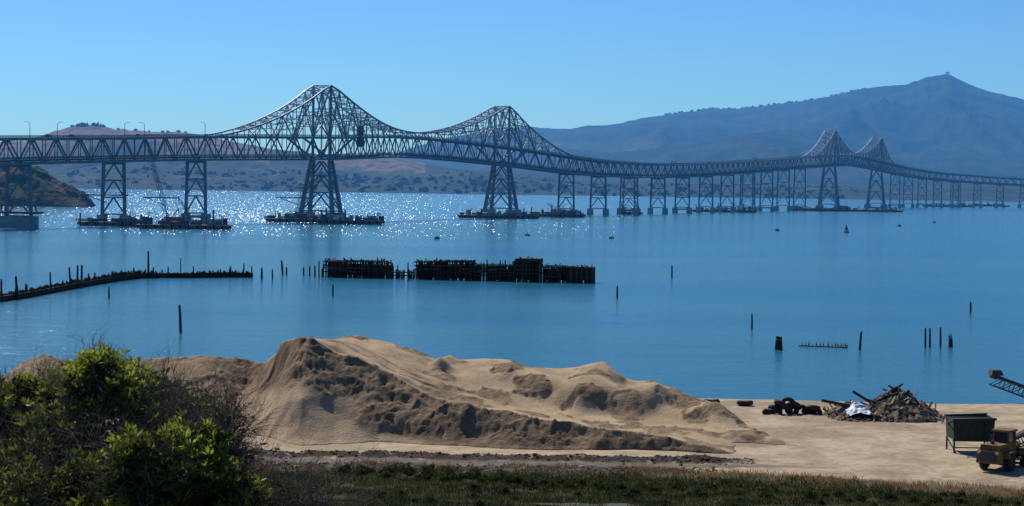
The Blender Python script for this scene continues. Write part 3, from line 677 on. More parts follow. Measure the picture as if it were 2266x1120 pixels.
def ground():
    xs=np.concatenate([np.arange(-600,-62,12),np.arange(-62,62,.26),np.arange(62,600,12)]); ys=np.concatenate([np.arange(-200,-4,12),np.arange(-4,128,2.0),np.arange(128,172,.2),np.arange(172,226,.5)])
    Xg,Yg=np.meshgrid(xs,ys); Z=gz(Xg,Yg)
    n=fbm(Xg/2.5,Yg/2.5,4,9); n2=fbm(Xg/.7,Yg/.9,3,14); yb=bound(Xg); nb=fbm(Xg/9,Yg/6,5,19)
    yard=mixc((.40,.315,.205),(.31,.24,.155),sst(.35,.7,n)); yard=mixc(yard,(.25,.185,.12),sst(.5,.66,nb)*.75)
    for (ox,oy,rr_) in ((60,240,78),(10,120,52),(70,130,40),(-5,230,66)):
        rd=np.hypot(Xg-ox,(Yg-oy)*1.3)-rr_
        for o in (-1.1,1.1): yard=mixc(yard,(.24,.18,.12),np.exp(-((rd-o+.5*(n-.5))/.28)**2)*.5)
    marsh=mixc((.018,.026,.011),(.045,.045,.020),sst(.35,.7,n)); dry=mixc((.13,.085,.038),(.06,.055,.028),n2)
    grav=mixc((.20,.19,.165),(.07,.06,.05),sst(.4,.6,n2)); dirt=mixc((.026,.019,.016),(.062,.045,.033),n2)
    t=Yg-yb
    c=mixc(marsh,dry,sst(-2.4,-.6,t+(n-.5)*4)); c=mixc(c,np.where((Xg<12)[...,None],grav,dry),sst(-.4,.6,t+(n-.5)*2.5)*.8)
    c=mixc(c,yard,sst(2.2,4,t+(n-.5)*2.5+ (Xg>16)*1.5))
    dm=np.exp(-((Yg-161.6-(vn(Xg/4,Xg*0,4)-.5)*1.4)/1.4)**2)*sst(24,16,Xg); c=mixc(c,dirt,np.clip(dm*2.1*sst(.28,.45,n2+.1),0,1))
    road=sst(157.9,158.4,Yg+(n-.5))*sst(160.2,159.4,Yg+(n-.5))*sst(30,20,Xg); c=mixc(c,mixc((.17,.14,.11),(.10,.085,.067),n2),road*.9)
    dd=np.exp(-((Yg-156.9+(n-.5)*1.6)/.9)**2)*sst(18,10,Xg); c=mixc(c,dirt,np.clip(dd*1.5,0,.95)*sst(.3,.5,n2+.1))
    hs=sst(100,80,Yg); c=mixc(c,mixc((.10,.08,.04),(.05,.055,.025),n),hs)
    wet=sst(210.5,213.5,Yg+(n-.5)*2); c=mixc(c,(.06,.05,.04),wet)
    V=np.stack([Xg,Yg,Z],-1).reshape(-1,3); npmesh('ground',V,gridfaces(len(ys),len(xs)),M['ground'],c.reshape(-1,3),True)
M['ground']=attrmat('ground_surface',1.2,.25,.95,False,.10,2.5)
ground()
# ------------------------------------------------------------------ sand pile
def sand():
    fc=[(-260,860,190),(-80,850,190),(0,832,190),(40,800,190),(70,789,190),(100,786,190),(140,797,190),(250,797,190),(330,792,190),(440,788,190),(500,791,190),(545,803,190),(572,800,188),(600,781,186),(640,755,183),(665,745,181.5),(690,743,181),(715,757,180.5),(760,782,180),(850,826,178),(930,862,176),(1010,884,174.5),(1060,903,173),(1120,908,172),(1200,925,171),(1350,945,170),(1500,975,168.5),(1600,998,167),(1660,1016,166),(1760,1030,166)]
    bc=[(-260,870,194),(0,850,194),(560,806,194),(640,775,195),(720,752,196),(760,748,196),(790,741,196),(830,752,196),(870,757,196),(930,778,196),(960,793,196),(985,784,196),(1010,795,196),(1060,793,196),(1130,797,196),(1160,812,196),(1250,817,195),(1300,811,195),(1340,810,195),(1380,842,193),(1440,842,192),(1500,862,190),(1540,884,188),(1580,893,185),(1640,934,180),(1700,962,176),(1790,996,171),(1850,1020,168)]
    f_=np.array([tuple(aty(*p)) for p in fc]); b_=np.array([tuple(aty(*p)) for p in bc])
    xs=np.arange(-62,34,.14); ys=np.arange(150,212,.14); Xg,Yg=np.meshgrid(xs,ys)
    wob=(fbm(Xg/5,Yg/5,3,21)-.5)*2.0; Xw=Xg+(fbm(Xg/4,Yg/4,3,22)-.5)*1.6; Yw=Yg+wob
    def I(a,j): return np.interp(Xw,a[:,0],a[:,j])
    Yf,zf,Yb,zb=I(f_,1),I(f_,2),I(b_,1),I(b_,2)
    vx=[aty(u,900,182).x for u in (560,690,790,900,1000,1100,1250,1400,1550,1700)]; zv=np.interp(Xw,vx,[6.8,10.5,8.7,7.0,5.2,4.0,2.9,2.4,2.0,1.5]); zv=np.minimum(zv,np.minimum(zf,zb)+.3)
    Yv=Yf+(Yb-Yf)*.45
    G=1.3
    lefty=sst(-22.5,-30,Xg)
    k=1.48+1.2*lefty
    wd=np.maximum(1.5,(zf-G)*k); t=(Yf-Yw)/wd
    front=G+(zf-G)*np.clip(1-t,0,1)**(1.07+.3*sst(.4,1,t))
    s1=np.clip((Yw-Yf)/np.maximum(.5,Yv-Yf),0,1); s2=np.clip((Yw-Yv)/np.maximum(.5,Yb-Yv),0,1)
    mid=np.where(s1<1,zf+(zv-zf)*(s1**.8*(1-.2*s1)+.2*s1*s1),zv+(zb-zv)*(s2*s2*(3-2*s2)))
    back=zb-(Yw-Yb)*.62
    Z=np.where(Yw<Yf,front,np.where(Yw<Yb,mid,back))
    for u,v,Y,r,h in ((1300,880,187,3.0,1.7),(1415,885,186,2.6,1.5),(1200,862,189,2.2,1.0),(1340,820,193,2.4,.6),(985,795,192,1.2,.6),(1150,815,192,2.5,.5),(1560,905,183,1.6,.7),(1600,915,181,1.4,.6),(1060,880,180,2,.4),(1480,880,187,2,.5),(1500,950,175,3,.4),(1650,955,175,1.5,.5)):
        p=aty(u,v,Y); dd=((Xw-p.x)**2+((Yw-p.y)*1.0)**2)/r**2; Z=Z+h*np.exp(-dd**1.5)
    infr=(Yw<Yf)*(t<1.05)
    n1=fbm(Xg/3.2,Yg/3.2,4,31); n2=fbm(Xg/1.1,Yg/1.1,4,33); n3=fbm(Xg/.45,Yg/.45,3,39)
    wx=Xg+(n1-.5)*3+(n2-.5)*1.2; wy=Yg+(fbm(Xg/2.7,Yg/2.7,4,44)-.5)*4; rg=ridg(wx/4.5,wy/2.8,5,35); cr2=ridg(wx/1.7,wy/1.4,3,47)
    fan=sst(-12,-17,Xg)*sst(-31,-25,Xg)*sst(.34,.58,t)+sst(-3,-13,Xg)*sst(.6,.9,t)
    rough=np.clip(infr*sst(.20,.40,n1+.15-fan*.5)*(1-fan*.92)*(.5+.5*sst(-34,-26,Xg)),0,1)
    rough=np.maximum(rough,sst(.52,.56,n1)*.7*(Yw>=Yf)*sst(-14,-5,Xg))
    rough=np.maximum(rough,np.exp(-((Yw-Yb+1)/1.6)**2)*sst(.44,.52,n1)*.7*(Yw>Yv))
    hgt=sst(G-.1,G+1.2,Z)
    Z=Z+rough*hgt*((rg-.58)*.78+(n2-.5)*.34+(n3-.5)*.20-sst(.72,.9,cr2)*.16)+ (fbm(Xg/6,Yg/6,3,40)-.5)*.5*hgt*(1-fan*.5)
    Z=Z+ (1-rough)*hgt*(fbm(Xg/1.8,Yg/1.8,3,41)-.5)*.14
    a=aty(705,750,186);b=aty(1000,845,186); dx,dy=(b.x-a.x),-6.0; L=math.hypot(dx,dy); cr_=((Xg-a.x)*dy-(Yg-a.y)*dx)/L+ (fbm(Xg/5,Yg/5,2,60)-.5)*1.2; al=((Xg-a.x)*dx+(Yg-a.y)*dy)/L
    tm=sst(-2,1,al)*sst(L+3,L-2,al)*sst(6.5,4.5,abs(cr_))*(Yw>Yf+.3)*(.5+.5*sst(.4,.6,fbm(Xg/3,Yg/3,2,61))); sg=np.sin(cr_*2.8+1.5*np.sin(cr_*.9)); Z=Z+tm*.2*np.sign(sg)*np.abs(sg)**.6
    ggz=gz(Xg,Yg); Z=np.where((t>1.0)|(Yw-Yb>(zb-1.0)/.62)|(Z<ggz+.02),ggz-.35,Z)
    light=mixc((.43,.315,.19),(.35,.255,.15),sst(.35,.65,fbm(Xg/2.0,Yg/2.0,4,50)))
    dark=mixc((.235,.162,.095),(.135,.094,.056),sst(.35,.65,n2*.6+n3*.4))  # wet rough soil, with the front slope's shade also put into the colour
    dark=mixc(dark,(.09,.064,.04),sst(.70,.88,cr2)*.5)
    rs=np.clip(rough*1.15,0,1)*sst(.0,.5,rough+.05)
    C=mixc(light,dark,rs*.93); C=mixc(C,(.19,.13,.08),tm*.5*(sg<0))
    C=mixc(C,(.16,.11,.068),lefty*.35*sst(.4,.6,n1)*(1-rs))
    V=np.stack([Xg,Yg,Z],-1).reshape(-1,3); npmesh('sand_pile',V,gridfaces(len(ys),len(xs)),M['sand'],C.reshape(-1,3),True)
    global SX,SY,SZ; SX,SY,SZ=xs,ys,Z
M['sand']=attrmat('sand',4.0,.16,.95,False,bump=.12,bs=5)
sand()
def sandz(x,y):
    i=int(np.clip(np.searchsorted(SY,y),0,len(SY)-1)); j=int(np.clip(np.searchsorted(SX,x),0,len(SX)-1)); return float(SZ[i,j])
p=aty(688,743,181); bm=MB(); cormorant(bm,(p.x,181,sandz(p.x,181)),.55,0.3); bm.obj('cormorant')
# ------------------------------------------------------------------ yard objects
def G_(u,v): 
    p=atz(u,v,1.5); p.z=float(gz(p.x,p.y)); return p
def debris():
    e=empty('debris_pile'); c=G_(1965,930); W=aty(2108,930,c.y).x-aty(1840,930,c.y).x
    xs=np.linspace(c.x-W*.52,c.x+W*.52,170); ys=np.linspace(c.y-3,c.y+9,120); Xg,Yg=np.meshgrid(xs,ys)
    rx=(Xg-c.x)/(W*.5); ry=(Yg-(c.y+3))/5.2
    h=2.9*np.clip(1-np.sqrt(((rx-.25)*1.25)**2+ry**2),0,1)**.9; h=np.maximum(h,1.5*np.clip(1-np.sqrt(((rx+.55)*2.2)**2+ry**2),0,1)); h=h*(.75+.5*ridg(Xg/1.2,Yg/1.2,3,4))+(fbm(Xg/.4,Yg/.4,3,5)-.5)*.55*(h>.05)
    Z=gz(Xg,Yg)+h-.12; C=mixc((.14,.095,.065),(.26,.19,.12),fbm(Xg/.5,Yg/.5,3,8)); C=mixc(C,(.06,.048,.036),sst(.5,.6,fbm(Xg/.9,Yg/.9,3,18)))
    npmesh('rubble',np.stack([Xg,Yg,Z],-1).reshape(-1,3),gridfaces(120,170),M['sand'],C.reshape(-1,3),False,e)
    mb=MB()
    for i in range(170):
        x=c.x+random.uniform(-.45,.47)*W; y=c.y+random.uniform(-2,6); jx=int(np.clip((x-xs[0])/(xs[1]-xs[0]),0,169)); jy=int(np.clip((y-ys[0])/(ys[1]-ys[0]),0,119)); z=Z[jy,jx]
        a=random.uniform(0,math.pi); L=random.uniform(.4,1.7); d=Vector((math.cos(a),math.sin(a),random.uniform(-.2,.7))).normalized()*L
        mb.beam(Vector((x,y,z))-d*.4,Vector((x,y,z+.1))+d*.6,random.uniform(.06,.2),random.choice(['woodl','wood','tan','woodl','metal','woodl']),random.uniform(.06,.25))
    for u0,v0,u1,v1 in ((1887,866,1950,905),(2012,864,1975,905),(1818,886,1890,900),(1955,878,2010,885),(1990,870,1940,888)):
        a=aty(u0,v0,c.y+2);b=aty(u1,v1,c.y+2); mb.beam(a,b,.22,'wood',.3)
    mb.obj('timbers',e)
    a=aty(1915,905,c.y-.5); n=26; V=[]
    for j in range(n):
        for i in range(n):
            x=a.x+(i/(n-1)-.5)*3.9+.3*float(vn(j*.4,i*.05,9)); y=a.y+1.0+(j/(n-1)-.5)*2.6; zz=gz(x,y)+ .2+1.25*math.exp(-((x-a.x+.4)/1.5)**2)*(.35+.65*j/(n-1))+ .35*float(vn(x*2.6,y*2.6,3)); V.append((x,y,zz))
    me=bpy.data.meshes.new('tarp'); i=gridfaces(n,n); me.from_pydata(V,[],[tuple(q) for q in i.tolist()]); me.materials.append(M['tarp']); link(bpy.data.objects.new('tarp',me),e)
debris()
def tire(c,ax,R_=.62,r=.24):
    mb=MB(); mb.torus(c,R_,r,ax,'rub'); mb.obj('tire',smooth=True)
for u,v,ax,r in ((1715,912,(.1,.3,1),.6),(1715,903,(.1,.3,1),.55),(1728,895,(.6,.3,1),.6),(1738,912,(.3,1,.25),.62),(1752,905,(.5,1,.3),.62),(1772,912,(-.2,1,.2),.62),(1790,914,(.1,.4,1),.6),(1803,912,(.2,.6,.8),.6),(1745,893,(.5,.8,.5),.6),(1800,903,(.1,.2,1),.55),(1695,916,(.2,1,.1),.2),(1760,897,(.5,.3,.9),.55)):
    p=G_(u,917); q=aty(u,v,p.y+random.uniform(0,1.0)); tire(Vector((q.x,q.y,max(q.z,p.z+.2))),ax,r)
for u,v in ((1574,893),(1648,895)):
    p=G_(u,v+2); mb=MB(); mb.torus(p+Vector((-.25,0,.3)),.45,.24,(.1,.1,1),'rub'); mb.torus(p+Vector((.3,0,.3)),.45,.24,(-.1,.1,1),'rub'); mb.obj('tire_pair',smooth=True)
# screening hopper
def hopper():
    p=G_(2152,1003); D=p.y; e=empty('screening_hopper'); mb=MB(); a=aty(2108,1003,D).x; b=aty(2200,1003,D).x; z0=p.z; zt=aty(2152,930,D).z; zm=aty(2152,975,D).z; dp=3.0
    cx=(a+b)/2; W=b-a
    P=[(a+.1,D,zm),(b-.1,D,zm),(b-.1,D+dp,zm),(a+.1,D+dp,zm),(a,D-.1,zt-.1),(b,D-.1,zt+.15),(b,D+dp+.1,zt+.2),(a,D+dp+.1,zt)]
    for s in ((0,1,5,4),(1,2,6,5),(2,3,7,6),(3,0,4,7)):
        q=[Vector(P[i]) for i in s]; n=(q[1]-q[0]).cross(q[3]-q[0]).normalized()*.08; mb.hexa([q[0],q[1],q[1]-n,q[0]-n,q[3],q[2],q[2]-n,q[3]-n],'grn')
    mb.beam((a,D+.1,zm),(b,D+.1,zm),.2,'grn'); mb.beam((a-.1,D-.18,zt),(b+.1,D-.18,zt+.15),.16,'grn',.22); mb.beam((a-.1,D+dp+.18,zt),(b+.1,D+dp+.18,zt+.2),.16,'grn',.22)
    for x in np.linspace(a+.2,b-.2,6): mb.beam((x,D-.12,zm),(x,D-.2,zt),.1,'grn')
    mb.box((cx,D+dp/2,zm+.06),(W-.3,dp-.2,.12),'grn'); mb.box((cx,D+dp/2,(zm+zt)/2+.2),(W-.4,dp-.3,1.2),'clod')
    for x in np.linspace(a+.3,b-.3,12): mb.beam((x,D,zt-.1),(x,D+dp,zt-.05),.05,'metal')
    mb.obj('bin',e); lg=MB()
    for x in (a+.15,b-.15):
        for y in (D+.05,D+dp-.05): lg.beam((x,y,z0-.2),(x,y,zm),.16,'grn')
        lg.beam((x,D+.05,z0+.3),(x,D+dp,zm-.1),.09,'grn')
    lg.beam((a+.15,D+.05,zm-.7),(b-.15,D+.05,zm-.7),.1,'grn'); P2=aty(2095,935,D); lg.beam((a,D-.2,zt),(P2.x,D-.3,zt-.25),.14,'grn'); lg.beam((P2.x,D-.3,zt-.25),(a,D-.2,zt-.9),.1,'grn')
    lg.obj('legs',e)
hopper()
# wheel loader
def loader():
    o=G_(2225,1036); e=empty('wheel_loader'); e.location=o; e.rotation_euler=(0,0,math.radians(52))
    b=MB()
    b.box((-2.3,0,1.75),(2.9,1.9,1.3),'yelo',0,.88); b.box((-3.5,0,1.35),(.8,2.2,1.1),'yelo',0,.92); b.box((-3.93,0,1.4),(.08,1.5,.7),'dk'); b.box((-.3,0,1.25),(1.9,1.3,.8),'yelo'); b.box((-.55,0,.95),(2.6,2.4,.18),'yelo')
    b.box((1.6,0,1.2),(2.0,1.1,.9),'yelo',0,.85)
    b.cyl((-2.2,.45,2.35),(-2.2,.45,3.1),.08,.08,'dk'); b.cyl((-2.9,0,2.35),(-2.9,0,2.75),.16,.14,'dk')
    for s in (-1,1):
        b.box((-3.92,s*.8,1.75),(.1,.3,.2),'wht')
        for x in (1.7,-1.9): b.box((x,s*1.15,1.72),(1.5,.75,.12),'yelo'); b.box((x-.75,s*1.15,1.45),(.12,.75,.55),'yelo')
        for z in (1.55,1.8,2.05): b.box((-2.4,s*.92,z),(1.5,.06,.08),'dk')
    b.obj('body',e); c=MB()
    c.box((-.4,0,1.95),(1.6,1.5,.9),'yelo'); 
    for x in (-1.15,.35):
        for y in (-.7,.7): c.beam((x,y,2.3),(x*.95,y*.95,3.35),.12,'yelo')
    c.box((-.4,0,2.85),(1.38,1.3,.9),'glass',0,.95); c.box((-.4,0,3.42),(1.9,1.75,.16),'yelo',0,.93); c.obj('cab',e)
    w_=MB()
    for x in (1.7,-1.9):
        for y in (-1.15,1.15):
            w_.torus((x,y,.8),.52,.28,(0,1,0),'rub',22,10); w_.cyl((x,y-.2,.8),(x,y+.2,.8),.42,.42,'yelo',14); w_.cyl((x,y-.27,.8),(x,y+.27,.8),.16,.16,'dk',10)
            for k in range(18):
                t=k*math.pi/9; w_.box((x+.79*math.cos(t),y,.8+.79*math.sin(t)),(.08,.5,.08),'rub')
    w_.obj('wheels',e); a=MB()
    for s in (-.5,.5):
        a.beam((.9,s,1.9),(2.6,s,1.5),.22,'yelo',.36); a.beam((2.6,s,1.5),(3.5,s,.6),.22,'yelo',.32); a.beam((1.2,s*.8,1.2),(2.5,s*.8,1.25),.14,'metal')
    a.beam((1.3,0,2.2),(2.5,0,2.0),.2,'yelo',.25); a.beam((2.5,0,2.1),(3.4,0,1.2),.12,'metal')
    prof=[(3.4,1.35),(3.3,.95),(3.4,.5),(3.7,.22),(4.7,.12)]
    for (x0,z0),(x1,z1) in zip(prof[:-1],prof[1:]): a.hexa([(x0,-1.4,z0),(x0,1.4,z0),(x0+.07,1.4,z0+.05),(x0+.07,-1.4,z0+.05),(x1,-1.4,z1),(x1,1.4,z1),(x1+.05,1.4,z1+.07),(x1+.05,-1.4,z1+.07)],'metal')
    for s in (-1.4,1.36): a.hexa([(3.35,s,.95),(3.7,s,.2),(3.7,s+.05,.2),(3.35,s+.05,.95),(3.5,s,1.35),(4.6,s,.15),(4.6,s+.05,.15),(3.5,s+.05,1.35)],'metal')
    a.obj('bucket_and_arms',e)
loader()
# conveyors
def conveyor(A,B,name):
    mb=MB(); A=Vector(A);B=Vector(B); d=(B-A).normalized(); n=Vector((-d.y,d.x,0)).normalized(); L=(B-A).length; up=n.cross(d)*-1 if n.cross(d).z<0 else n.cross(d)
    for s in (-.5,.5):
        mb.beam(A+n*s,B+n*s,.14,'dk',.22); mb.beam(A+n*s-up*.9,B+n*s-up*.9,.12,'dk',.12)
        K=int(L/1.0)
        for j in range(K): 
            p=A.lerp(B,j/K)+n*s;q=A.lerp(B,(j+1)/K)+n*s; mb.beam(p,q-up*.9,.07,'dk'); mb.beam(p,p-up*.9,.07,'dk')
    mb.beam(A+up*.12,B+up*.12,.9,'rub',.1); mb.cyl(B-n*.5,B+n*.5,.3,.3,'dk',12); mb.cyl(A-n*.5,A+n*.5,.3,.3,'dk',12)
    mb.box(B+up*.35,(1.2,1.2,.5),'dk',math.atan2(d.y,d.x),.7)
    m_=A.lerp(B,.45)
    for s in (-.8,.8):
        for q in (-1.5,1.5): mb.beam(m_+n*s*.6-up*.9,Vector((m_.x+d.x*q,m_.y+d.y*q,float(gz(m_.x,m_.y))))+n*s*1.6,.14,'dk')
    mb.obj(name)
B1=aty(2200,832,172); conveyor((B1.x+17,B1.y+2,2.4),B1,'belt_conveyor')
B2=aty(2232,975,163); conveyor(B2,(B2.x+11,B2.y+1,B2.z+5.4),'belt_conveyor')
# ------------------------------------------------------------------ vegetation
def leaves(P,n,l,wd,upb=.6,spread=1.0,colA=(.05,.09,.02),colB=(.12,.17,.03),bri=None):
    k=len(P); ang=rng.random((k,n))*2*math.pi; el=rng.normal(upb,.35,(k,n))
    d=np.stack([np.cos(ang)*np.cos(el),np.sin(ang)*np.cos(el),np.sin(el)],-1)*spread; d/=np.linalg.norm(d,axis=-1)[...,None]
    s=np.cross(d,rng.normal(size=(k,n,3))); s/=np.linalg.norm(s,axis=-1)[...,None]
    L=l*(.7+.6*rng.random((k,n,1))); Pc=P[:,None,:]+d*L*.15
    a=Pc;b=Pc+d*L*.5+s*wd*L;c=Pc+d*L;e=Pc+d*L*.5-s*wd*L
    V=np.stack([a,b,c,e],2).reshape(-1,3)
    t=rng.random((k,1)) if bri is None else np.clip(bri[:,None]+rng.normal(0,.15,(k,1)),0,1)
    t=np.repeat(t,n,1); C=np.asarray(colA)*(1-t[...,None])+np.asarray(colB)*t[...,None]; C=C*(.75+.5*rng.random((k,n,1)))
    C=np.repeat(C[:,:,None,:],4,2).reshape(-1,3); return V,C
def twigs(segs):
    p=np.array([s[0] for s in segs]);q=np.array([s[1] for s in segs]);r0=np.array([s[2] for s in segs])[:,None];r1=np.array([s[3] for s in segs])[:,None]
    d=q-p; d/=np.linalg.norm(d,axis=1)[:,None]+1e-9; a=np.cross(d,np.array([.3,.5,.81])); a/=np.linalg.norm(a,axis=1)[:,None]+1e-9; b=np.cross(d,a)
    V=[]
    for c,r in ((p,r0),(q,r1)):
        for t in (0,2.094,4.189): V.append(c+a*math.cos(t)*r+b*math.sin(t)*r)
    V=np.stack(V,1).reshape(-1,3); n=len(p); base=(np.arange(n)*6)[:,None]
    Fq=np.concatenate([base+np.array([[0,1,4,3]]),base+np.array([[1,2,5,4]]),base+np.array([[2,0,3,5]])]); return V,Fq
M['leaf']=attrmat('shrub_leaves',30,.15,.5,False,spec=.3,transl=.5)
M['grass']=attrmat('grass_blades',2,.2,.8,False,transl=.35)
def grow(segs,p,d,L,r,depth,rr,bend=.35,split=(2,4)):
    p=np.array(p,float); d=np.array(d,float)
    n=4
    for i in range(n):
        d=d+rr.normal(0,bend*.4,3); d/=np.linalg.norm(d); q=p+d*L/n; segs.append((p,q,r*(1-i/n*.4),r*(1-(i+1)/n*.4))); p=q
        if depth>0 and i>0:
            for k in range(rr.integers(split[0]-1,split[1]-1)+1):
                dd=d+rr.normal(0,.65,3); dd[2]+=.15; dd/=np.linalg.norm(dd); grow(segs,p,dd,L*rr.uniform(.45,.75),r*.5,depth-1,rr,bend,split)
def bush():
    e=empty('leafy_shrub'); rr=np.random.default_rng(5)
    cl=[(225,862,88,1.,20.5),(215,812,40,1.0,20.5),(150,890,80,.75,21),(60,940,100,.55,21.5),(-40,960,110,.45,21),(310,885,78,.7,21.5),(400,950,88,.35,21.5),(250,980,130,.38,20.5),(110,1040,140,.35,20),(-30,1080,130,.35,20),(400,1045,105,1.,18.5),(320,1070,100,1.,18.3),(300,1010,62,1.,18.2),(455,1000,62,.85,18.6),(490,1095,80,.6,18.5),(230,1120,140,.4,18.8),(60,1150,140,.35,19),(-10,890,52,.5,21.5),(60,872,45,.7,21.4),(470,1180,120,.3,19),(400,1220,150,.2,19.5),(130,1220,200,.2,20),(530,1100,60,.35,19)]
    Vs=[];Cs=[];segs=[]
    root=aty(230,1120,20.3); root=np.array([root.x,root.y,float(gz(root.x,root.y))-.1])
    for (u,v,rp,br_,D) in cl:
        c=np.array(aty(u,v,D)); r=rp*D/FPX
        n=int(430*(rp/100)**2*(1 if br_>.42 else .68))+20; q=rr.normal(size=(n,3)); q/=np.linalg.norm(q,axis=1)[:,None]
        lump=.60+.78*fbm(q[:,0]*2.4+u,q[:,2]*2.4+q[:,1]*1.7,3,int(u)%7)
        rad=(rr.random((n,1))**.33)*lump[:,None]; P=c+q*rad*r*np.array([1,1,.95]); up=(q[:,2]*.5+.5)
        cn=vn(P[:,0]*5,P[:,2]*5+P[:,1]*3,5); bri=np.clip(br_*(up*.85+.18)*rad[:,0]**1.4*(.22+1.4*sst(.37,.66,cn)),0,1)  # young-leaf tone plus light painted on tops, shade painted inside clumps
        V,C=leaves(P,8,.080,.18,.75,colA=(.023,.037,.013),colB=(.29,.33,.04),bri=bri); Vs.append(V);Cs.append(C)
        m_=root+(c-root)*np.array([.45,.45,.5])+rr.normal(0,.06,3); segs.append((root,m_,.06,.04)); segs.append((m_,c,.04,.02))
        for k in range(int(14*rp/100)+6):
            d=rr.normal(size=3); d[2]=abs(d[2])*.8; d/=np.linalg.norm(d); grow(segs,c-d*0,d,r*rr.uniform(.65,1.12),.008,2,rr,.35,(1,3))
    V=np.concatenate(Vs);C=np.concatenate(Cs); npmesh('foliage',V,np.arange(len(V)).reshape(-1,4),M['leaf'],C,parent=e)
    V,Fq=twigs(segs); npmesh('branches',V,Fq,M['bark'],parent=e)
    e2=empty('bare_twiggy_shrub'); segs=[];Vs=[];Cs=[]
    for (u,v,rp,D,nn,lf) in ((455,930,75,20.8,46,60),(505,940,62,20.8,40,40),(520,1010,55,20.5,36,40),(380,905,70,21.3,36,50),(540,1080,60,20.3,36,30),(300,880,50,21.6,16,20),(60,900,60,22,14,20),(600,1110,80,20,40,30),(660,1120,75,20,40,25),(710,1135,60,19.8,30,15)):
        c=np.array(aty(u,v,D)); r=rp*D/FPX; base=c-np.array([rp*.3*D/FPX if u<600 else 0,0,r*1.0])
        for k in range(nn):
            d=rr.normal(size=3)*np.array([.8,.7,.5]); d[2]+=.8; d/=np.linalg.norm(d); b0=base+rr.normal(0,r*.3,3)
            grow(segs,b0,d,r*rr.uniform(1.0,1.7),.008,2,rr,.4,(1,3))
        segs.append((np.array([c[0],c[1],float(gz(c[0],c[1]))]),base,.03,.02))
        P=c+rr.normal(0,r*.45,(lf*3,3)); V,C=leaves(P,6,.04,.22,.6,colA=(.03,.04,.018),colB=(.09,.10,.03)); Vs.append(V);Cs.append(C)
    V,Fq=twigs(segs); npmesh('twigs',V,Fq,M['bark'],parent=e2)
    V=np.concatenate(Vs);C=np.concatenate(Cs); npmesh('sparse_leaves',V,np.arange(len(V)).reshape(-1,4),M['leaf'],C,parent=e2)
bush()
def grassfield(name,n,xr,yr,cond,h,wd,cA,cB):
    x=rng.uniform(*xr,n); y=rng.uniform(*yr,n); k=cond(x,y)>rng.random(n); x=x[k];y=y[k]; z=gz(x,y)-.03; n=len(x)
    H=h*(.5+rng.random(n)); a=rng.random(n)*6.28; lx=rng.normal(0,.25,n)*H; ly=rng.normal(0,.25,n)*H; w_=wd*(.6+.8*rng.random(n))
    A=np.stack([x-np.cos(a)*w_,y-np.sin(a)*w_,z],-1);B=np.stack([x+np.cos(a)*w_,y+np.sin(a)*w_,z],-1);C_=np.stack([x+lx,y+ly,z+H],-1)
    V=np.stack([A,B,C_],1).reshape(-1,3); t=np.clip((fbm(x/3,y/1.5,4,4)-.5)*3.2+.45+rng.normal(0,.15,n),0,1); C=mixc(cA,cB,t)*(.7+.6*rng.random((n,1))); C=np.repeat(C,3,0)
    npmesh(name,V,np.arange(len(V)).reshape(-1,3),M['grass'],C)
grassfield('marsh_grass',120000,(-26,46),(132,156),lambda x,y:sst(1.0,-2.0,y-bound(x)+(fbm(x/3,y/3,3,6)-.5)*4)*sst(.36,.52,fbm(x/4,y/2,4,16)+.08),.28,.035,(.022,.036,.012),(.075,.085,.024))
grassfield('dry_grass',60000,(-24,46),(138,162),lambda x,y:np.maximum(sst(-2.5,-.8,y-bound(x))*sst(3.2,1.0,y-bound(x)),.25*(y<bound(x)))*sst(.46,.58,fbm(x/2.2,y/1.6,3,26)+.1*(x>12)),.32,.03,(.19,.11,.04),(.30,.19,.09))
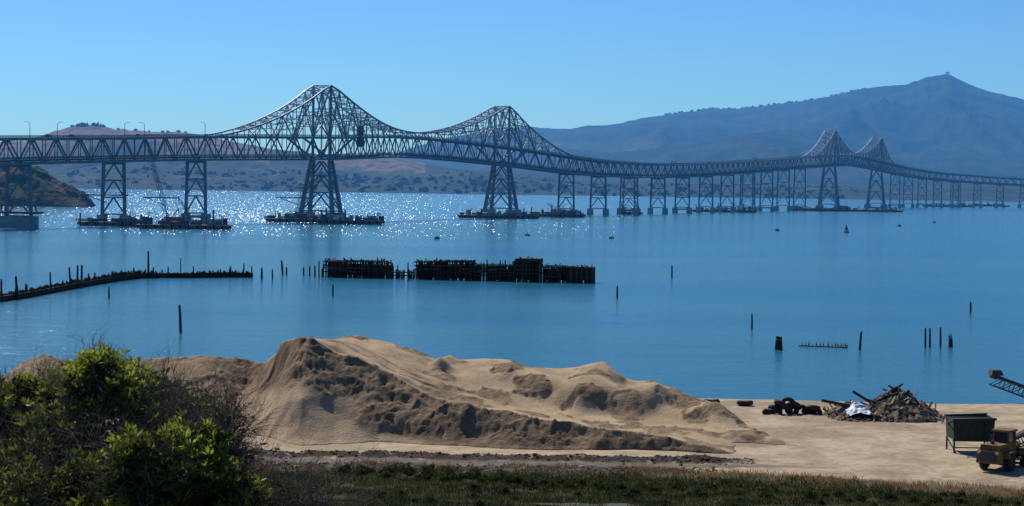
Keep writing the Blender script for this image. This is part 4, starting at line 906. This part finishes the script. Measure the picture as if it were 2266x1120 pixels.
def weeds():
    Vs=[];Cs=[]
    base=[(985,1050,.95),(1050,1048,.7),(1110,1054,.85),(910,1040,.65),(945,1038,.6),(870,1036,.45),(1130,1060,.6),(1240,1060,.4),(1320,1066,.5),(1445,1070,.4),(1510,1073,.6),(1555,1088,.5),(1640,1088,.45),(1700,1094,.5),(1790,1094,.55),(1850,1090,.5),(1900,1098,.45),(1960,1096,.6),(2015,1101,.4),(2070,1099,.5),(2120,1103,.4),(805,1036,.4),(1600,1062,.3),(1400,1083,.5),(2200,1105,.5)]
    for i in range(55):
        u=random.uniform(760,1600); base.append((u,1038+(u-760)*.045+random.uniform(-4,10),random.uniform(.2,.5)))
    for i in range(40):
        u=random.uniform(760,2260); base.append((u,random.uniform(1070,1118),random.uniform(.15,.4)))
    for u,v,r in base:
        u+=random.uniform(-8,8); p=G_(u,v); r*=random.uniform(.7,1.2); n=int(420*r)+20; q=rng.normal(size=(n,3)); q/=np.linalg.norm(q,axis=1)[:,None]; q[:,2]=abs(q[:,2]); P=np.array(p)+q*(rng.random((n,1))**.4)*r*np.array([1.3,1,1.05])*(.55+.9*fbm(q[:,0:1]*2+u,q[:,2:3]*2,2,3))
        V,C=leaves(P,4,.16,.2,.9,colA=(.016,.028,.010),colB=(.065,.085,.022)); Vs.append(V);Cs.append(C)
    V=np.concatenate(Vs);C=np.concatenate(Cs); npmesh('weeds',V,np.arange(len(V)).reshape(-1,4),M['leaf'],C)
weeds()
def pond():
    m,nt,b,o=newmat('pond_water'); b.inputs['Base Color'].default_value=(.06,.065,.035,1); b.inputs['Roughness'].default_value=.6; b.inputs['Specular IOR Level'].default_value=.15
    n=N(nt,'ShaderNodeTexNoise'); n.inputs['Scale'].default_value=3; bp=N(nt,'ShaderNodeBump'); bp.inputs['Distance'].default_value=.05; nt.links.new(n.outputs['Fac'],bp.inputs['Height']); nt.links.new(bp.outputs[0],b.inputs['Normal'])
    c=atz(1310,1118,1.25); V=[(c.x,c.y,1.2)]; K=40
    for k in range(K):
        t=2*math.pi*k/K; r=1+.3*math.sin(3*t)+.2*math.sin(7*t+1); V.append((c.x+3.4*r*math.cos(t),c.y+1.3*r*math.sin(t),1.2))
    npmesh('pond',V,[(0,1+k,1+(k+1)%K) for k in range(K)],m)
pond()
def clods():
    mb=MB()
    for i in range(900):
        x=random.uniform(-24,22); y=random.gauss(161.6,.9); s=min(.26,abs(random.gauss(0,.08))+.04); mb.rock((x,y,float(gz(x,y))+s*.1),s,'clod')
    for i in range(300):
        x=random.uniform(-15,8); y=random.gauss(155.8,1.0); s=random.uniform(.04,.14); mb.rock((x,y,float(gz(x,y))+s*.1),s,'conc')
    for i in range(350):
        x=random.uniform(-20,18); y=random.gauss(156.8,.7); s=random.uniform(.05,.2); mb.rock((x,y,float(gz(x,y))+s*.1),s,'clod')
    mb.obj('rubble_berm')
clods()
